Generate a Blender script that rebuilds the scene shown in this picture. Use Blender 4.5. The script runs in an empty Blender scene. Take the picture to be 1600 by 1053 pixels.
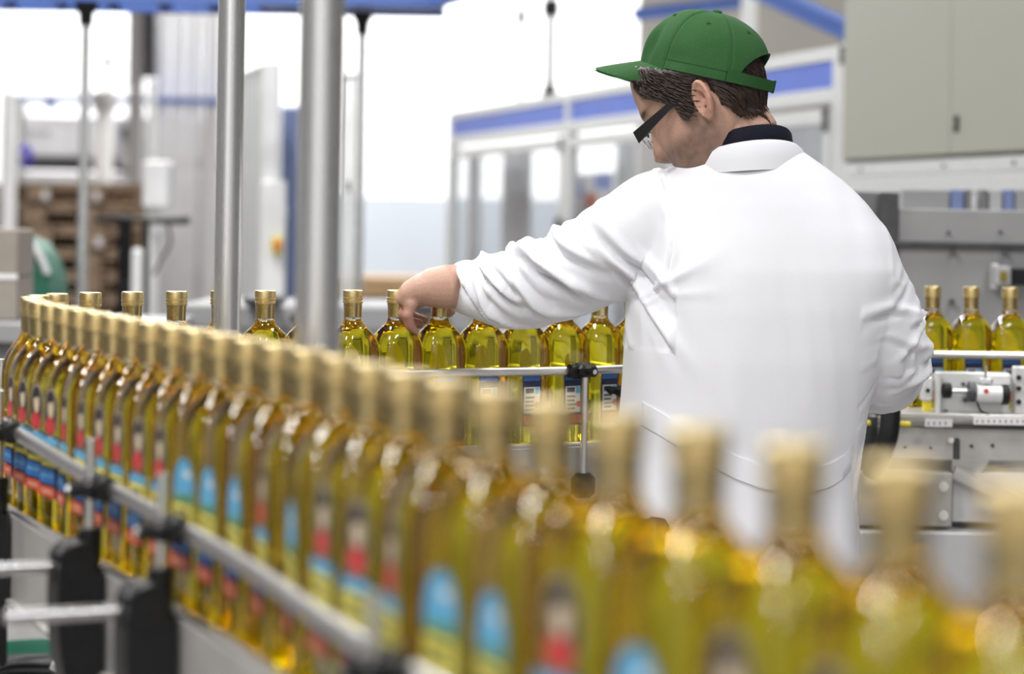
import bpy, math, random
from mathutils import Vector, Matrix, Euler, noise
from math import sin, cos, pi, sqrt, atan2, radians, exp

# ------------------------------------------------------------------ camera, light, exposure
F_PX, PX0, PY0, ROLL = 3500.0, 800.0, 350.0, 0.016     # focal length and principal point in a 1600x1053 frame
HC = 1.368                                             # camera height; conveyor chain top is at 1.0 m
scene = bpy.context.scene
col = scene.collection
cam_data = bpy.data.cameras.new('camera')
cam = bpy.data.objects.new('camera', cam_data); col.objects.link(cam)
cam_data.sensor_fit = 'HORIZONTAL'; cam_data.sensor_width = 36.0
cam_data.lens = F_PX / 1600.0 * 36.0
cam_data.shift_y = -(526.5 - PY0) / 1600.0
cam_data.clip_start = 0.05; cam_data.clip_end = 100
cr, sr = cos(ROLL), sin(ROLL)
cam.matrix_world = Matrix(((cr, -sr, 0, 0), (0, 0, -1, 0), (sr, cr, 0, HC), (0, 0, 0, 1)))
cam_data.dof.use_dof = True
cam_data.dof.focus_distance = 3.34
cam_data.dof.aperture_fstop = cam_data.lens / 26.0     # 26 mm entrance pupil
cam_data.dof.aperture_blades = 0
scene.camera = cam

world = bpy.data.worlds.new('hall_daylight'); scene.world = world; world.use_nodes = True
bg = world.node_tree.nodes['Background']
bg.inputs[0].default_value = (0.96, 0.97, 1.0, 1); bg.inputs[1].default_value = 0.13

def area_light(name, loc, rot, sx, sy, power, color=(1, 0.985, 0.97)):
    d = bpy.data.lights.new(name, 'AREA'); d.shape = 'RECTANGLE'; d.size = sx; d.size_y = sy
    d.energy = power; d.color = color
    o = bpy.data.objects.new(name, d); col.objects.link(o); o.location = loc; o.rotation_euler = rot
    return o
# rows of ceiling lamps of the hall (tubes running away from the camera)
for lx, lw in ((-1.7, 118), (1.9, 50)):
    for ly in (-3.4, -0.8, 1.8, 4.4, 7.2, 10.2):
        area_light('ceiling_lamp_light', (lx, ly, 4.3), (0, 0, 0), 0.5, 0.9, lw)
for lx in (-4.5, -1.5, 1.5):                           # unseen lights added to wash the far wall out to white
    area_light('wall_fill_light', (lx, 15.6, 5.4), (radians(35), 0, 0), 2.4, 0.3, 330)

scene.view_settings.view_transform = 'Standard'
scene.view_settings.look = 'None'
scene.view_settings.gamma = 1.0
scene.view_settings.use_curve_mapping = False
scene.view_settings.exposure = -0.1
scene.cycles.max_bounces = 32
scene.cycles.transmission_bounces = 30
scene.cycles.glossy_bounces = 6
scene.cycles.diffuse_bounces = 4
scene.cycles.transparent_max_bounces = 40
scene.cycles.sample_clamp_indirect = 24.0

def at(px, py, Y):
    """point of the place that stands at depth Y behind the photograph's pixel"""
    xc = (px - PX0) / F_PX * Y; yc = (PY0 - py) / F_PX * Y
    return Vector((xc * cr - yc * sr, Y, xc * sr + yc * cr + HC))

def to_px(p):
    d = Vector(p) - Vector((0, 0, HC))
    xc = d.x * cr + d.z * sr; yc = -d.x * sr + d.z * cr
    return (PX0 + xc / d.y * F_PX, PY0 - yc / d.y * F_PX)

# ------------------------------------------------------------------ materials
M = {}
def mat(name, color, rough=0.5, metal=0.0, var=0.06, scale=30.0, bump=0.0, stretch=None, spec=0.5, coat=0.0, rvar=0.0):
    m = bpy.data.materials.new(name); m.use_nodes = True; nt = m.node_tree
    b = nt.nodes['Principled BSDF']
    b.inputs['Roughness'].default_value = rough; b.inputs['Metallic'].default_value = metal
    b.inputs['Specular IOR Level'].default_value = spec; b.inputs['Coat Weight'].default_value = coat
    tc = nt.nodes.new('ShaderNodeTexCoord'); mp = nt.nodes.new('ShaderNodeMapping')
    nt.links.new(tc.outputs['Object'], mp.inputs[0])
    if stretch: mp.inputs['Scale'].default_value = stretch
    n = nt.nodes.new('ShaderNodeTexNoise'); n.inputs['Scale'].default_value = scale; n.inputs['Detail'].default_value = 4
    nt.links.new(mp.outputs[0], n.inputs['Vector'])
    r = nt.nodes.new('ShaderNodeValToRGB')
    r.color_ramp.elements[0].position = 0.3; r.color_ramp.elements[1].position = 0.7
    r.color_ramp.elements[0].color = [max(0, c * (1 - var)) for c in color] + [1]
    r.color_ramp.elements[1].color = [min(1, c * (1 + var)) for c in color] + [1]
    nt.links.new(n.outputs['Fac'], r.inputs[0]); nt.links.new(r.outputs[0], b.inputs['Base Color'])
    if rvar:
        mr = nt.nodes.new('ShaderNodeMapRange'); mr.inputs['To Min'].default_value = rough - rvar; mr.inputs['To Max'].default_value = rough + rvar
        nt.links.new(n.outputs['Fac'], mr.inputs[0]); nt.links.new(mr.outputs[0], b.inputs['Roughness'])
    if bump:
        bp = nt.nodes.new('ShaderNodeBump'); bp.inputs['Strength'].default_value = bump; bp.inputs['Distance'].default_value = 0.002
        nt.links.new(n.outputs['Fac'], bp.inputs['Height']); nt.links.new(bp.outputs[0], b.inputs['Normal'])
    M[name] = m; return m

mat('white_wall', (0.86, 0.87, 0.88), 0.8, scale=2, var=0.02)
mat('hall_wall', (0.33, 0.33, 0.335), 0.8, scale=2, var=0.05)
mat('low_wall', (0.40, 0.435, 0.475), 0.7, scale=2, var=0.02)
mat('beige_wall', (0.52, 0.49, 0.45), 0.8, scale=3, var=0.04)
mat('floor_concrete', (0.27, 0.26, 0.25), 0.55, scale=3, var=0.12, bump=0.05)
mat('steel', (0.60, 0.60, 0.61), 0.22, 1.0, scale=60, var=0.06, stretch=(1, 1, 0.05), rvar=0.05)
mat('brushed_steel', (0.74, 0.735, 0.73), 0.27, 0.85, scale=90, var=0.03, stretch=(1, 1, 0.06), rvar=0.06)
mat('rail_steel', (0.70, 0.69, 0.68), 0.34, 1.0, scale=40, var=0.05)
mat('plate_steel', (0.56, 0.545, 0.52), 0.45, 0.55, scale=14, var=0.12, rvar=0.08)
mat('aluminium', (0.72, 0.73, 0.72), 0.42, 0.35, scale=40, var=0.03)
mat('black_plastic', (0.009, 0.009, 0.010), 0.45, scale=80, var=0.2, bump=0.05, spec=0.3)
mat('dark_rubber', (0.02, 0.02, 0.022), 0.6, scale=60, var=0.2)
mat('dark_metal', (0.09, 0.09, 0.095), 0.45, 0.6, scale=40, var=0.15)
mat('blue_paint', (0.075, 0.15, 0.45), 0.4, scale=8, var=0.06)
mat('muted_blue', (0.17, 0.22, 0.40), 0.5, scale=6, var=0.06)
mat('paper_back', (0.88, 0.88, 0.86), 0.7, scale=100, var=0.02)
mat('blue_panel', (0.10, 0.17, 0.58), 0.45, scale=6, var=0.05)
mat('cabinet_paint', (0.36, 0.365, 0.31), 0.5, scale=160, var=0.05, bump=0.12)
mat('grey_paint', (0.42, 0.42, 0.43), 0.5, scale=8, var=0.06)
mat('bulkhead_paint', (0.30, 0.30, 0.305), 0.5, scale=8, var=0.06)
mat('dark_grey_paint', (0.17, 0.17, 0.175), 0.5, scale=8, var=0.08)
mat('light_grey_paint', (0.60, 0.60, 0.61), 0.5, scale=8, var=0.05)
mat('white_paint', (0.80, 0.80, 0.80), 0.45, scale=8, var=0.03)
mat('gold_foil', (0.80, 0.63, 0.31), 0.37, 1.0, scale=200, var=0.06, rvar=0.04)
mat('gold_sleeve', (0.66, 0.51, 0.24), 0.26, 1.0, scale=120, var=0.12, rvar=0.06)
mat('pallet_wood', (0.30, 0.21, 0.14), 0.8, scale=12, var=0.25, stretch=(0.3, 1, 1), bump=0.2)
mat('cardboard', (0.30, 0.265, 0.23), 0.8, scale=10, var=0.08)
mat('tan_board', (0.55, 0.36, 0.19), 0.7, scale=8, var=0.1)
mat('green_plastic', (0.015, 0.13, 0.08), 0.45, scale=10, var=0.15)
mat('red_plastic', (0.65, 0.03, 0.025), 0.35, scale=30, var=0.05)
mat('orange_plastic', (0.75, 0.15, 0.05), 0.35, scale=30, var=0.05)
mat('yellow_plastic', (0.75, 0.62, 0.03), 0.35, scale=30, var=0.05)
mat('purple_plastic', (0.05, 0.03, 0.42), 0.35, scale=30, var=0.05)
# label inks
mat('ink_navy', (0.015, 0.018, 0.06), 0.5, var=0.3, scale=150)
mat('ink_black', (0.02, 0.016, 0.02), 0.5, var=0.3, scale=150)
mat('ink_sky', (0.10, 0.36, 0.58), 0.5, var=0.2, scale=80)
mat('ink_blue', (0.04, 0.15, 0.46), 0.5, var=0.25, scale=120)
mat('ink_yellow', (0.74, 0.66, 0.10), 0.5, var=0.08, scale=100)
mat('ink_red', (0.55, 0.035, 0.04), 0.5, var=0.2, scale=150)
mat('ink_orange', (0.62, 0.10, 0.05), 0.5, var=0.3, scale=120)
mat('ink_cream', (0.62, 0.50, 0.34), 0.5, var=0.15, scale=150)
mat('ink_green', (0.10, 0.26, 0.14), 0.5, var=0.3, scale=90)
mat('ink_white', (0.7, 0.7, 0.68), 0.5, var=0.1, scale=100)

def glass_mat(name, color, ior, rough=0.0):
    m = bpy.data.materials.new(name); m.use_nodes = True; nt = m.node_tree; nt.nodes.clear()
    o = nt.nodes.new('ShaderNodeOutputMaterial'); g = nt.nodes.new('ShaderNodeBsdfGlass')
    g.inputs['Color'].default_value = (*color, 1); g.inputs['IOR'].default_value = ior; g.inputs['Roughness'].default_value = rough
    nt.links.new(g.outputs[0], o.inputs[0]); M[name] = m
glass_mat('clear_glass', (0.985, 0.99, 0.98), 1.49)
def tint_mat(name, color):
    m = bpy.data.materials.new(name); m.use_nodes = True; nt = m.node_tree; nt.nodes.clear()
    o = nt.nodes.new('ShaderNodeOutputMaterial'); g = nt.nodes.new('ShaderNodeBsdfTransparent')
    g.inputs['Color'].default_value = (*color, 1)
    nt.links.new(g.outputs[0], o.inputs[0]); M[name] = m
tint_mat('olive_oil', (0.966, 0.905, 0.17))
def pane_mat(name, tint, gloss, rough):
    m = bpy.data.materials.new(name); m.use_nodes = True; nt = m.node_tree; nt.nodes.clear()
    o = nt.nodes.new('ShaderNodeOutputMaterial'); t = nt.nodes.new('ShaderNodeBsdfTransparent'); g = nt.nodes.new('ShaderNodeBsdfGlossy')
    t.inputs['Color'].default_value = (*tint, 1); g.inputs['Roughness'].default_value = rough
    mx = nt.nodes.new('ShaderNodeMixShader'); mx.inputs[0].default_value = gloss
    nt.links.new(t.outputs[0], mx.inputs[1]); nt.links.new(g.outputs[0], mx.inputs[2]); nt.links.new(mx.outputs[0], o.inputs[0]); M[name] = m
pane_mat('acrylic_pane', (0.90, 0.91, 0.92), 0.10, 0.08)
pane_mat('lens_glass', (0.95, 0.96, 0.96), 0.10, 0.02)

# ------------------------------------------------------------------ mesh helpers
class MB:
    """collects shapes; build() links them as one mesh object"""
    def __init__(s): s.v = []; s.f = []; s.m = []; s.mi = 0
    def add(s, vs, fs):
        o = len(s.v); s.v += [tuple(v) for v in vs]
        for f in fs: s.f.append([i + o for i in f]); s.m.append(s.mi)
        return s
    def box(s, c, d, rot=None, bev=0.0):
        c = Vector(c); hx, hy, hz = d[0] / 2, d[1] / 2, d[2] / 2
        b = min(bev, hx * .9, hy * .9, hz * .9)
        if b <= 0:
            vs = [Vector((x, y, z)) for z in (-hz, hz) for x, y in ((-hx, -hy), (hx, -hy), (hx, hy), (-hx, hy))]
            fs = [(3, 2, 1, 0), (4, 5, 6, 7), (0, 1, 5, 4), (1, 2, 6, 5), (2, 3, 7, 6), (3, 0, 4, 7)]
        else:
            def ring(ax, ay, z, e): return [Vector(p) for p in ((-ax + e, -ay, z), (ax - e, -ay, z), (ax, -ay + e, z), (ax, ay - e, z), (ax - e, ay, z), (-ax + e, ay, z), (-ax, ay - e, z), (-ax, -ay + e, z))]
            vs = ring(hx - b, hy - b, -hz, b * .4) + ring(hx, hy, -hz + b, b) + ring(hx, hy, hz - b, b) + ring(hx - b, hy - b, hz, b * .4)
            fs = [tuple(range(7, -1, -1)), tuple(range(24, 32))]
            for k in range(3):
                for i in range(8): fs.append((k * 8 + i, k * 8 + (i + 1) % 8, k * 8 + 8 + (i + 1) % 8, k * 8 + 8 + i))
        if rot is not None: vs = [rot @ v for v in vs]
        return s.add([v + c for v in vs], fs)
    def bx(s, x0, x1, y0, y1, z0, z1, bev=0.0):
        return s.box(((x0 + x1) / 2, (y0 + y1) / 2, (z0 + z1) / 2), (abs(x1 - x0), abs(y1 - y0), abs(z1 - z0)), None, bev)
    def pbox(s, px0, py0, px1, py1, Y0, Y1, bev=0.0):
        """box whose camera-side face at depth Y0 spans the given pixels"""
        cx, cy = (px0 + px1) / 2, (py0 + py1) / 2
        c = at(cx, cy, Y0); k = Y0 / F_PX
        return s.box((c.x, (Y0 + Y1) / 2, c.z), (abs(px1 - px0) * k, abs(Y1 - Y0), abs(py1 - py0) * k), None, bev)
    def tube(s, pts, r, n=12, caps=True, flat=None):
        """swept tube through pts; r a number or list; flat=(ra, rb) keeps an elliptic section about up=Z"""
        pts = [Vector(p) for p in pts]; N = len(pts)
        rs = r if isinstance(r, (list, tuple)) else [r] * N
        vs = []; up = None
        for i, p in enumerate(pts):
            t = (pts[min(i + 1, N - 1)] - pts[max(i - 1, 0)]).normalized()
            if up is None:
                a = Vector((0, 0, 1)) if abs(t.z) < .9 else Vector((1, 0, 0))
                up = (a - t * a.dot(t)).normalized()
            else:
                up = (up - t * up.dot(t)); up = up.normalized() if up.length > 1e-6 else Vector((1, 0, 0))
            sd = t.cross(up)
            rr = rs[i]; ra, rb = (rr if isinstance(rr, (list, tuple)) else (rr, rr))
            for k in range(n):
                a = 2 * pi * k / n; vs.append(p + sd * (cos(a) * ra) + up * (sin(a) * rb))
        fs = []
        for i in range(N - 1):
            for k in range(n):
                a, b = i * n + k, i * n + (k + 1) % n
                fs.append((a, b, b + n, a + n))
        if caps: fs += [tuple(range(n - 1, -1, -1)), tuple(range((N - 1) * n, N * n))]
        return s.add(vs, fs)
    def cyl(s, p0, p1, r, n=16): return s.tube([p0, p1], r, n)
    def lathe(s, prof, c=(0, 0, 0), n=24, closed=True):
        c = Vector(c); vs = []
        for r, z in prof:
            for k in range(n): vs.append(c + Vector((cos(2 * pi * k / n) * r, sin(2 * pi * k / n) * r, z)))
        fs = []
        for i in range(len(prof) - 1):
            for k in range(n):
                a, b = i * n + k, i * n + (k + 1) % n; fs.append((a, b, b + n, a + n))
        if closed: fs += [tuple(range(n - 1, -1, -1)), tuple(range((len(prof) - 1) * n, len(prof) * n))]
        return s.add(vs, fs)
    def ell(s, c, rx, ry, rz, rot=None, n=16, m=10):
        c = Vector(c); vs = []; fs = []
        for i in range(m + 1):
            a = -pi / 2 + pi * i / m
            for k in range(n):
                v = Vector((cos(a) * cos(2 * pi * k / n) * rx, cos(a) * sin(2 * pi * k / n) * ry, sin(a) * rz))
                if i in (0, m): v = Vector((cos(2 * pi * k / n) * rx * .02, sin(2 * pi * k / n) * ry * .02, sin(a) * rz))
                vs.append(c + (rot @ v if rot else v))
        for i in range(m):
            for k in range(n):
                a, b = i * n + k, i * n + (k + 1) % n; fs.append((a, b, b + n, a + n))
        fs += [tuple(range(n - 1, -1, -1)), tuple(range(m * n, (m + 1) * n))]
        return s.add(vs, fs)
    def loft(s, rings, caps=True, closed=True):
        n = len(rings[0]); vs = [p for r in rings for p in r]; fs = []
        for i in range(len(rings) - 1):
            for k in range(n if closed else n - 1):
                a, b = i * n + k, i * n + (k + 1) % n; fs.append((a, b, b + n, a + n))
        if caps: fs += [tuple(range(n - 1, -1, -1)), tuple(range((len(rings) - 1) * n, len(rings) * n))]
        return s.add(vs, fs)
    def prism(s, poly, o, u, v, w):
        """polygon (a, b) in the plane o + a*u + b*v, extruded by the vector w"""
        o, u, v, w = Vector(o), Vector(u), Vector(v), Vector(w); n = len(poly)
        a = [o + u * p[0] + v * p[1] for p in poly]
        fs = [tuple(range(n - 1, -1, -1)), tuple(range(n, 2 * n))] + [(i, (i + 1) % n, n + (i + 1) % n, n + i) for i in range(n)]
        return s.add(a + [p + w for p in a], fs)
    def mesh(s, name, mats, origin=(0, 0, 0), smooth=None):
        me = bpy.data.meshes.new(name); o = Vector(origin)
        me.from_pydata([tuple(Vector(v) - o) for v in s.v], [], s.f)
        for m in (mats if isinstance(mats, (list, tuple)) else [mats]): me.materials.append(M[m])
        if len(me.materials) > 1: me.polygons.foreach_set('material_index', s.m)
        me.validate(); me.update()
        fix_normals(me)
        if smooth is not None:
            me.polygons.foreach_set('use_smooth', [True] * len(me.polygons))
            if smooth < 179: me.set_sharp_from_angle(angle=radians(smooth))
        return me
    def build(s, name, mats, parent=None, smooth=35, origin=None):
        if origin is None: origin = root_loc(parent)
        o = bpy.data.objects.new(name, s.mesh(name, mats, origin, smooth)); col.objects.link(o)
        if parent is not None: o.parent = parent
        else: o.location = origin
        return o
import bmesh
def fix_normals(me):
    bm = bmesh.new(); bm.from_mesh(me); bmesh.ops.recalc_face_normals(bm, faces=bm.faces); bm.to_mesh(me); bm.free()
def root_loc(o):
    v = Vector((0, 0, 0))
    while o is not None: v = v + o.location; o = o.parent
    return v
def tag(o, label, cat, group=None):
    o['label'] = label; o['category'] = cat
    if group: o['group'] = group
    return o
def thing(name, label, cat, loc=(0, 0, 0), group=None, rotz=0.0):
    o = bpy.data.objects.new(name, None); o.empty_display_size = 0.05; col.objects.link(o)
    o.location = loc; o.rotation_euler = (0, 0, rotz); tag(o, label, cat, group); o['kind'] = 'thing'; return o
def struct(o): o['kind'] = 'structure'; return o
def link_copy(src, parent, loc=None, rot=None):
    c = src.copy(); col.objects.link(c); c.parent = parent
    if loc is not None: c.location = loc
    if rot is not None: c.rotation_euler = rot
    return c
def catmull(P, per=16):
    P = [Vector(p) for p in P]; Q = [P[0] * 2 - P[1]] + P + [P[-1] * 2 - P[-2]]; out = []
    for i in range(1, len(Q) - 2):
        a, b, c, d = Q[i - 1], Q[i], Q[i + 1], Q[i + 2]
        for k in range(per):
            t = k / per
            out.append(.5 * ((2 * b) + (c - a) * t + (2 * a - 5 * b + 4 * c - d) * t * t + (3 * b - a - 3 * c + d) * t ** 3))
    out.append(P[-1]); return out
def interp(tab, x):
    """piecewise smooth interpolation of rows (x, a, b, ...)"""
    if x <= tab[0][0]: return tab[0][1:]
    for r0, r1 in zip(tab, tab[1:]):
        if x <= r1[0]:
            t = (x - r0[0]) / (r1[0] - r0[0])
            return tuple(a + (b - a) * t for a, b in zip(r0[1:], r1[1:]))
    return tab[-1][1:]
def sstep(a, b, x):
    t = min(1, max(0, (x - a) / (b - a))); return t * t * (3 - 2 * t)

# ------------------------------------------------------------------ the hall
struct(MB().bx(-9, 9, -5, 19.2, -0.2, 0).build('floor', 'floor_concrete'))
struct(MB().bx(-9, 9, 18.0, 18.2, 1.57, 6.6).build('wall_far', 'white_wall'))
struct(MB().bx(-9, 9, 17.95, 18.2, 0, 1.565).build('wall_far_dado', 'low_wall'))
struct(MB().bx(0.72, 6, 12.9, 13.1, 0, 6.4).build('wall_partition', 'beige_wall'))

struct(MB().bx(-9.2, -9, -5, 18, 0, 6.6).build('wall_left', 'hall_wall'))
struct(MB().bx(9, 9.2, -5, 18, 0, 6.6).build('wall_right', 'hall_wall'))
struct(MB().bx(-9, 9, -5.2, -5, 0, 6.6).build('wall_rear', 'white_wall'))
# ------------------------------------------------------------------ the bottle conveyor's path
CZ = 1.0
ctrl = [(.345, .56), (.30, .70), (.256, .82), (.215, .934), (.144, 1.10), (.050, 1.295), (-.048, 1.53), (-.157, 1.82), (-.291, 2.13), (-.406, 2.385),
        (-.520, 2.64), (-.588, 2.80), (-.624, 2.92), (-.636, 3.01), (-.628, 3.09), (-.592, 3.168), (-.511, 3.26), (-.392, 3.365),
        (-.253, 3.465), (-.10, 3.55), (.10, 3.66), (.30, 3.84), (.46, 4.05), (.60, 4.20), (.74, 4.265), (.88, 4.285), (1.25, 4.295), (1.6, 4.305)]
path = catmull([(x, y, CZ) for x, y in ctrl], 12)
plen = [0.0]
for a, b in zip(path, path[1:]): plen.append(plen[-1] + (b - a).length)
PL = plen[-1]
def on_path(s, off=0.0, z=0.0):
    """point at arc length s, offset outward (to the outside of the U-turn), tangent and outward normal"""
    s = min(max(s, 0), PL - 1e-5); lo, hi = 0, len(plen) - 1
    while hi - lo > 1:
        m = (lo + hi) // 2
        if plen[m] <= s: lo = m
        else: hi = m
    t = (s - plen[lo]) / (plen[hi] - plen[lo])
    p = path[lo].lerp(path[hi], t)
    d = (path[min(hi + 1, len(path) - 1)] - path[max(lo - 1, 0)]).normalized()
    n = Vector((-d.y, d.x, 0))
    return p + n * off + Vector((0, 0, z)), d, n
def s_at_px(px, lo, hi, off=0.0, z=0.0):
    best = None
    for i in range(400):
        s = lo + (hi - lo) * i / 399; q = to_px(on_path(s, off, z)[0])[0]
        if best is None or abs(q - px) < best[0]: best = (abs(q - px), s)
    return best[1]
S_TIP = s_at_px(-100, 1.5, 3.6)
# ------------------------------------------------------------------ bottles
BH, BA = 0.262, 0.0353            # height, half width of the square body
def body_r(th, a, b, k=16):
    c, s_ = abs(cos(th)), abs(sin(th))
    return ((c / a) ** k + (s_ / a) ** k + ((c + s_) / b) ** k) ** (-1 / k)
def bottle_ring(half, z, mix, n=32):
    """mix 1: chamfered square, 0: circle"""
    out = []
    for k in range(n):
        th = 2 * pi * (k + .5) / n
        r = half * (1 - mix) + body_r(th, half, half * 1.80) * mix
        out.append(Vector((r * cos(th), r * sin(th), z)))
    return out
def bottle_profile(d, top):
    P = [(BA - .006, 0.0, 1), (BA - .0015, .003, 1), (BA, .008, 1), (BA, .165, 1), (BA - .0006, .172, 1), (BA - .0022, .181, .97), (BA - .0052, .190, .85), (BA - .0095, .198, .65),
         (BA - .0142, .2045, .35), (BA - .0186, .2095, .1), (.0150, .2145, 0), (.0136, .218, 0), (.0132, .222, 0), (.0132, .259, 0)]
    out = [(max(h - d, .003), max(z, d), m) for h, z, m in P if z <= top]
    return out
g = MB(); g.loft([bottle_ring(h, z, m) for h, z, m in bottle_profile(0, .3)])
ME_GLASS = g.mesh('glass', 'clear_glass', smooth=50)
g = MB(); pr = bottle_profile(.0006, .2098); g.loft([bottle_ring(h, z, m) for h, z, m in pr])
ME_OIL = g.mesh('oil', 'olive_oil', smooth=50)
g = MB(); cap_prof = [(.0148, BH - .0205), (.0157, BH - .020), (.0158, BH - .0172), (.0150, BH - .0166), (.0150, BH - .0158), (.0158, BH - .0152), (.0159, BH - .0120), (.0152, BH - .0115),
                      (.0152, BH - .0108), (.0158, BH - .0103), (.0158, BH - .0030), (.0154, BH - .0010), (.0143, BH), (.004, BH + .0001)]
g.lathe(cap_prof, n=28); ME_CAP = g.mesh('screw_cap', 'gold_foil', smooth=30)
g = MB(); g.lathe([(.0137, BH - .0425), (.0139, BH - .0423), (.0141, BH - .030), (.0146, BH - .0205), (.013, BH - .020)], n=28); ME_SLEEVE = g.mesh('foil_sleeve', 'gold_sleeve', smooth=40)

LM = ['ink_navy', 'ink_black', 'ink_sky', 'ink_blue', 'ink_yellow', 'ink_red', 'ink_orange', 'ink_cream', 'ink_green', 'ink_white', 'paper_back']
LI = {n[4:] if n[:4] == 'ink_' else 'paper': i for i, n in enumerate(LM)}
def back_print(g, rect, oval, W, rnd, name):
    rect('blue', -W + .002, W - .002, .118, .130); rect('white', -W + .003, W - .003, .066, .108); rect('sky', .006, W - .004, .096, .107); rect('navy', -W + .006, .004, .098, .106)
    for i in range(4):
        rect('navy', -W + .006, rnd.uniform(.002, .015), .090 - i * .0065, .0925 - i * .0065)
    oval('red', .011, .079, .005, .005); rect('orange', -W + .002, W - .002, .048, .062)
    return g.mesh(name, LM, smooth=None)
SHIFT_BACK = -.0085
def label_mesh(name, kind):
    g = MB(); lay = [0]; sh = [0.0]
    def poly(ink, pts):
        if ink == 'navy' and lay[0] == 0 or ink == 'black' and lay[0] == 1:     # paper seen from behind
            g.mi = LI['paper']; g.add([(BA + .0002, y + sh[0], z) for y, z in pts], [tuple(range(len(pts)))])
        g.mi = LI[ink]; x = BA + .0005 + lay[0] * .00012; lay[0] += 1
        g.add([(x, y + sh[0], z) for y, z in pts], [tuple(range(len(pts)))])
    def rect(ink, y0, y1, z0, z1): poly(ink, [(y0, z0), (y1, z0), (y1, z1), (y0, z1)])
    def oval(ink, cy, cz, ry, rz, n=20, a0=0, a1=2 * pi): poly(ink, [(cy + ry * cos(a0 + (a1 - a0) * k / n), cz + rz * sin(a0 + (a1 - a0) * k / n)) for k in range(n)])
    W = .026
    rnd = random.Random(4)
    if kind == 'back':
        W = .0185; sh[0] = SHIFT_BACK; rect('navy', -W, W, .046, .136)
    elif kind == 'portrait':
        rect('navy', -W, W, .046, .118)
        oval('black', 0, .143, .0215, .0305); oval('cream', 0, .143, .0197, .0282); oval('black', 0, .143, .0184, .0266)
        oval('cream', .001, .150, .0095, .0130)                    # face
        oval('black', -.001, .1605, .0098, .006)                   # hair
        poly('red', [(-.011, .120), (.011, .120), (.0150, .129), (.010, .138), (-.009, .138), (-.0150, .129)])
        rect('sky', -W, W, .107, .115)
    else:
        poly('navy', [(-W, .046), (W, .046), (W, .120)] + [(W * cos(a * pi / 14), .120 + .030 * sin(a * pi / 14)) for a in range(1, 14)] + [(-W, .120)])
        k = .0245
        poly('sky', [(-k, .107), (k, .107), (k, .120)] + [(k * cos(a * pi / 14), .120 + .0282 * sin(a * pi / 14)) for a in range(1, 14)] + [(-k, .120)])
        poly('green', [(-k, .107), (k, .107), (k, .113), (.012, .118), (.002, .113), (-.010, .117), (-k, .111)])
        oval('white', .008, .134, .008, .0035)
    if kind == 'back': return back_print(g, rect, oval, W, rnd, name)
    rect('yellow', -W + .002, W - .002, .082, .106)
    for row, z in enumerate((.0995, .0905)):                       # print on the yellow panel
        y = -.019
        while y < .017:
            w = rnd.uniform(.002, .0045); rect('navy', y, y + w, z - .0024, z + .0024); y += w + .0016
    rect('blue', -W + .002, W - .002, .063, .080)
    rect('sky', -W + .006, W - .006, .070, .074)
    rect('orange', -W + .001, W - .001, .048, .060)
    rect('cream', -.016, .016, .053, .055)
    return g.mesh(name, LM, smooth=None)
ME_LAB = {'portrait': label_mesh('portrait_label', 'portrait'), 'landscape': label_mesh('landscape_label', 'landscape')}
TURN = Matrix.Rotation(pi, 4, 'Z')
ME_LAB['back'] = label_mesh('back_label', 'back')
for k_ in ('landscape', 'back'): ME_LAB[k_].transform(TURN)                       # opposite face

def make_bottle(pos, ang, label, group, kind='landscape', tilt=(0, 0)):
    r = thing('olive_oil_bottle', label, 'bottle', pos, group)
    r.rotation_euler = (tilt[0], tilt[1], ang)
    for nm, me in (('glass', ME_GLASS), ('oil', ME_OIL), ('screw_cap', ME_CAP), ('foil_sleeve', ME_SLEEVE), ('portrait_label', ME_LAB['portrait']), (kind + '_label', ME_LAB[kind])):
        o = bpy.data.objects.new(nm, me); col.objects.link(o); o.parent = r
    return r

rb = random.Random(11)
flip_front = {}
bottles = []
def fill(s0, s1, spacing):
    out = []; s = s0
    while s < s1: out.append(s); s += spacing(s)
    return out
S_1244 = s_at_px(1244, 0, 1.5, 0, BH)
S_BACK = s_at_px(-40, 0, PL)     # unused marker
def spacing(s):
    return interp([(0, .098), (.55, .092), (1.2, .086), (1.9, .0745), (2.45, .0745), (2.9, .0785), (3.3, .0755), (9, .0735)], s)[0]
front = []
s = S_1244
while s > 0.12: front.insert(0, s); s -= spacing(s)
s = S_1244 + spacing(S_1244)
while s < PL - .05: front.append(s); s += spacing(s)
S_LIST = front
# close the gaps of the turn so that one bottle of the back row stands where the worker grips it
_px = [to_px(on_path(s, 0, BH)[0])[0] for s in S_LIST]
_tip = min(range(len(_px)), key=lambda i: _px[i])
_h = min(range(_tip + 1, len(_px)), key=lambda i: abs(_px[i] - 686) if _px[i] > 640 else 999)
_sh = s_at_px(686, S_TIP + .4, PL, 0, BH) - S_LIST[_h]
if _sh < -.02: _h -= 1; _sh = s_at_px(686, S_TIP + .4, PL, 0, BH) - S_LIST[_h]
S_LIST = [s + _sh * sstep(S_1244 + .5, S_TIP + .35, s) for s in S_LIST]
PXS = [to_px(on_path(s, 0, BH)[0]) for s in S_LIST]
tip_i = min(range(len(S_LIST)), key=lambda i: PXS[i][0])
ORD = ['first', 'second', 'third', 'fourth', 'fifth', 'sixth', 'seventh', 'eighth', 'ninth', 'tenth', 'eleventh', 'twelfth', 'thirteenth', 'fourteenth', 'fifteenth', 'sixteenth', 'seventeenth', 'eighteenth', 'nineteenth', 'twentieth']
def ordinal(n):
    if n < 20: return ORD[n]
    return {2: 'twenty-', 3: 'thirty-', 4: 'forty-'}[(n + 1) // 10] + ORD[(n + 1) % 10 - 1] if (n + 1) % 10 else {3: 'thirtieth', 4: 'fortieth', 5: 'fiftieth'}[(n + 1) // 10]
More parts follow.
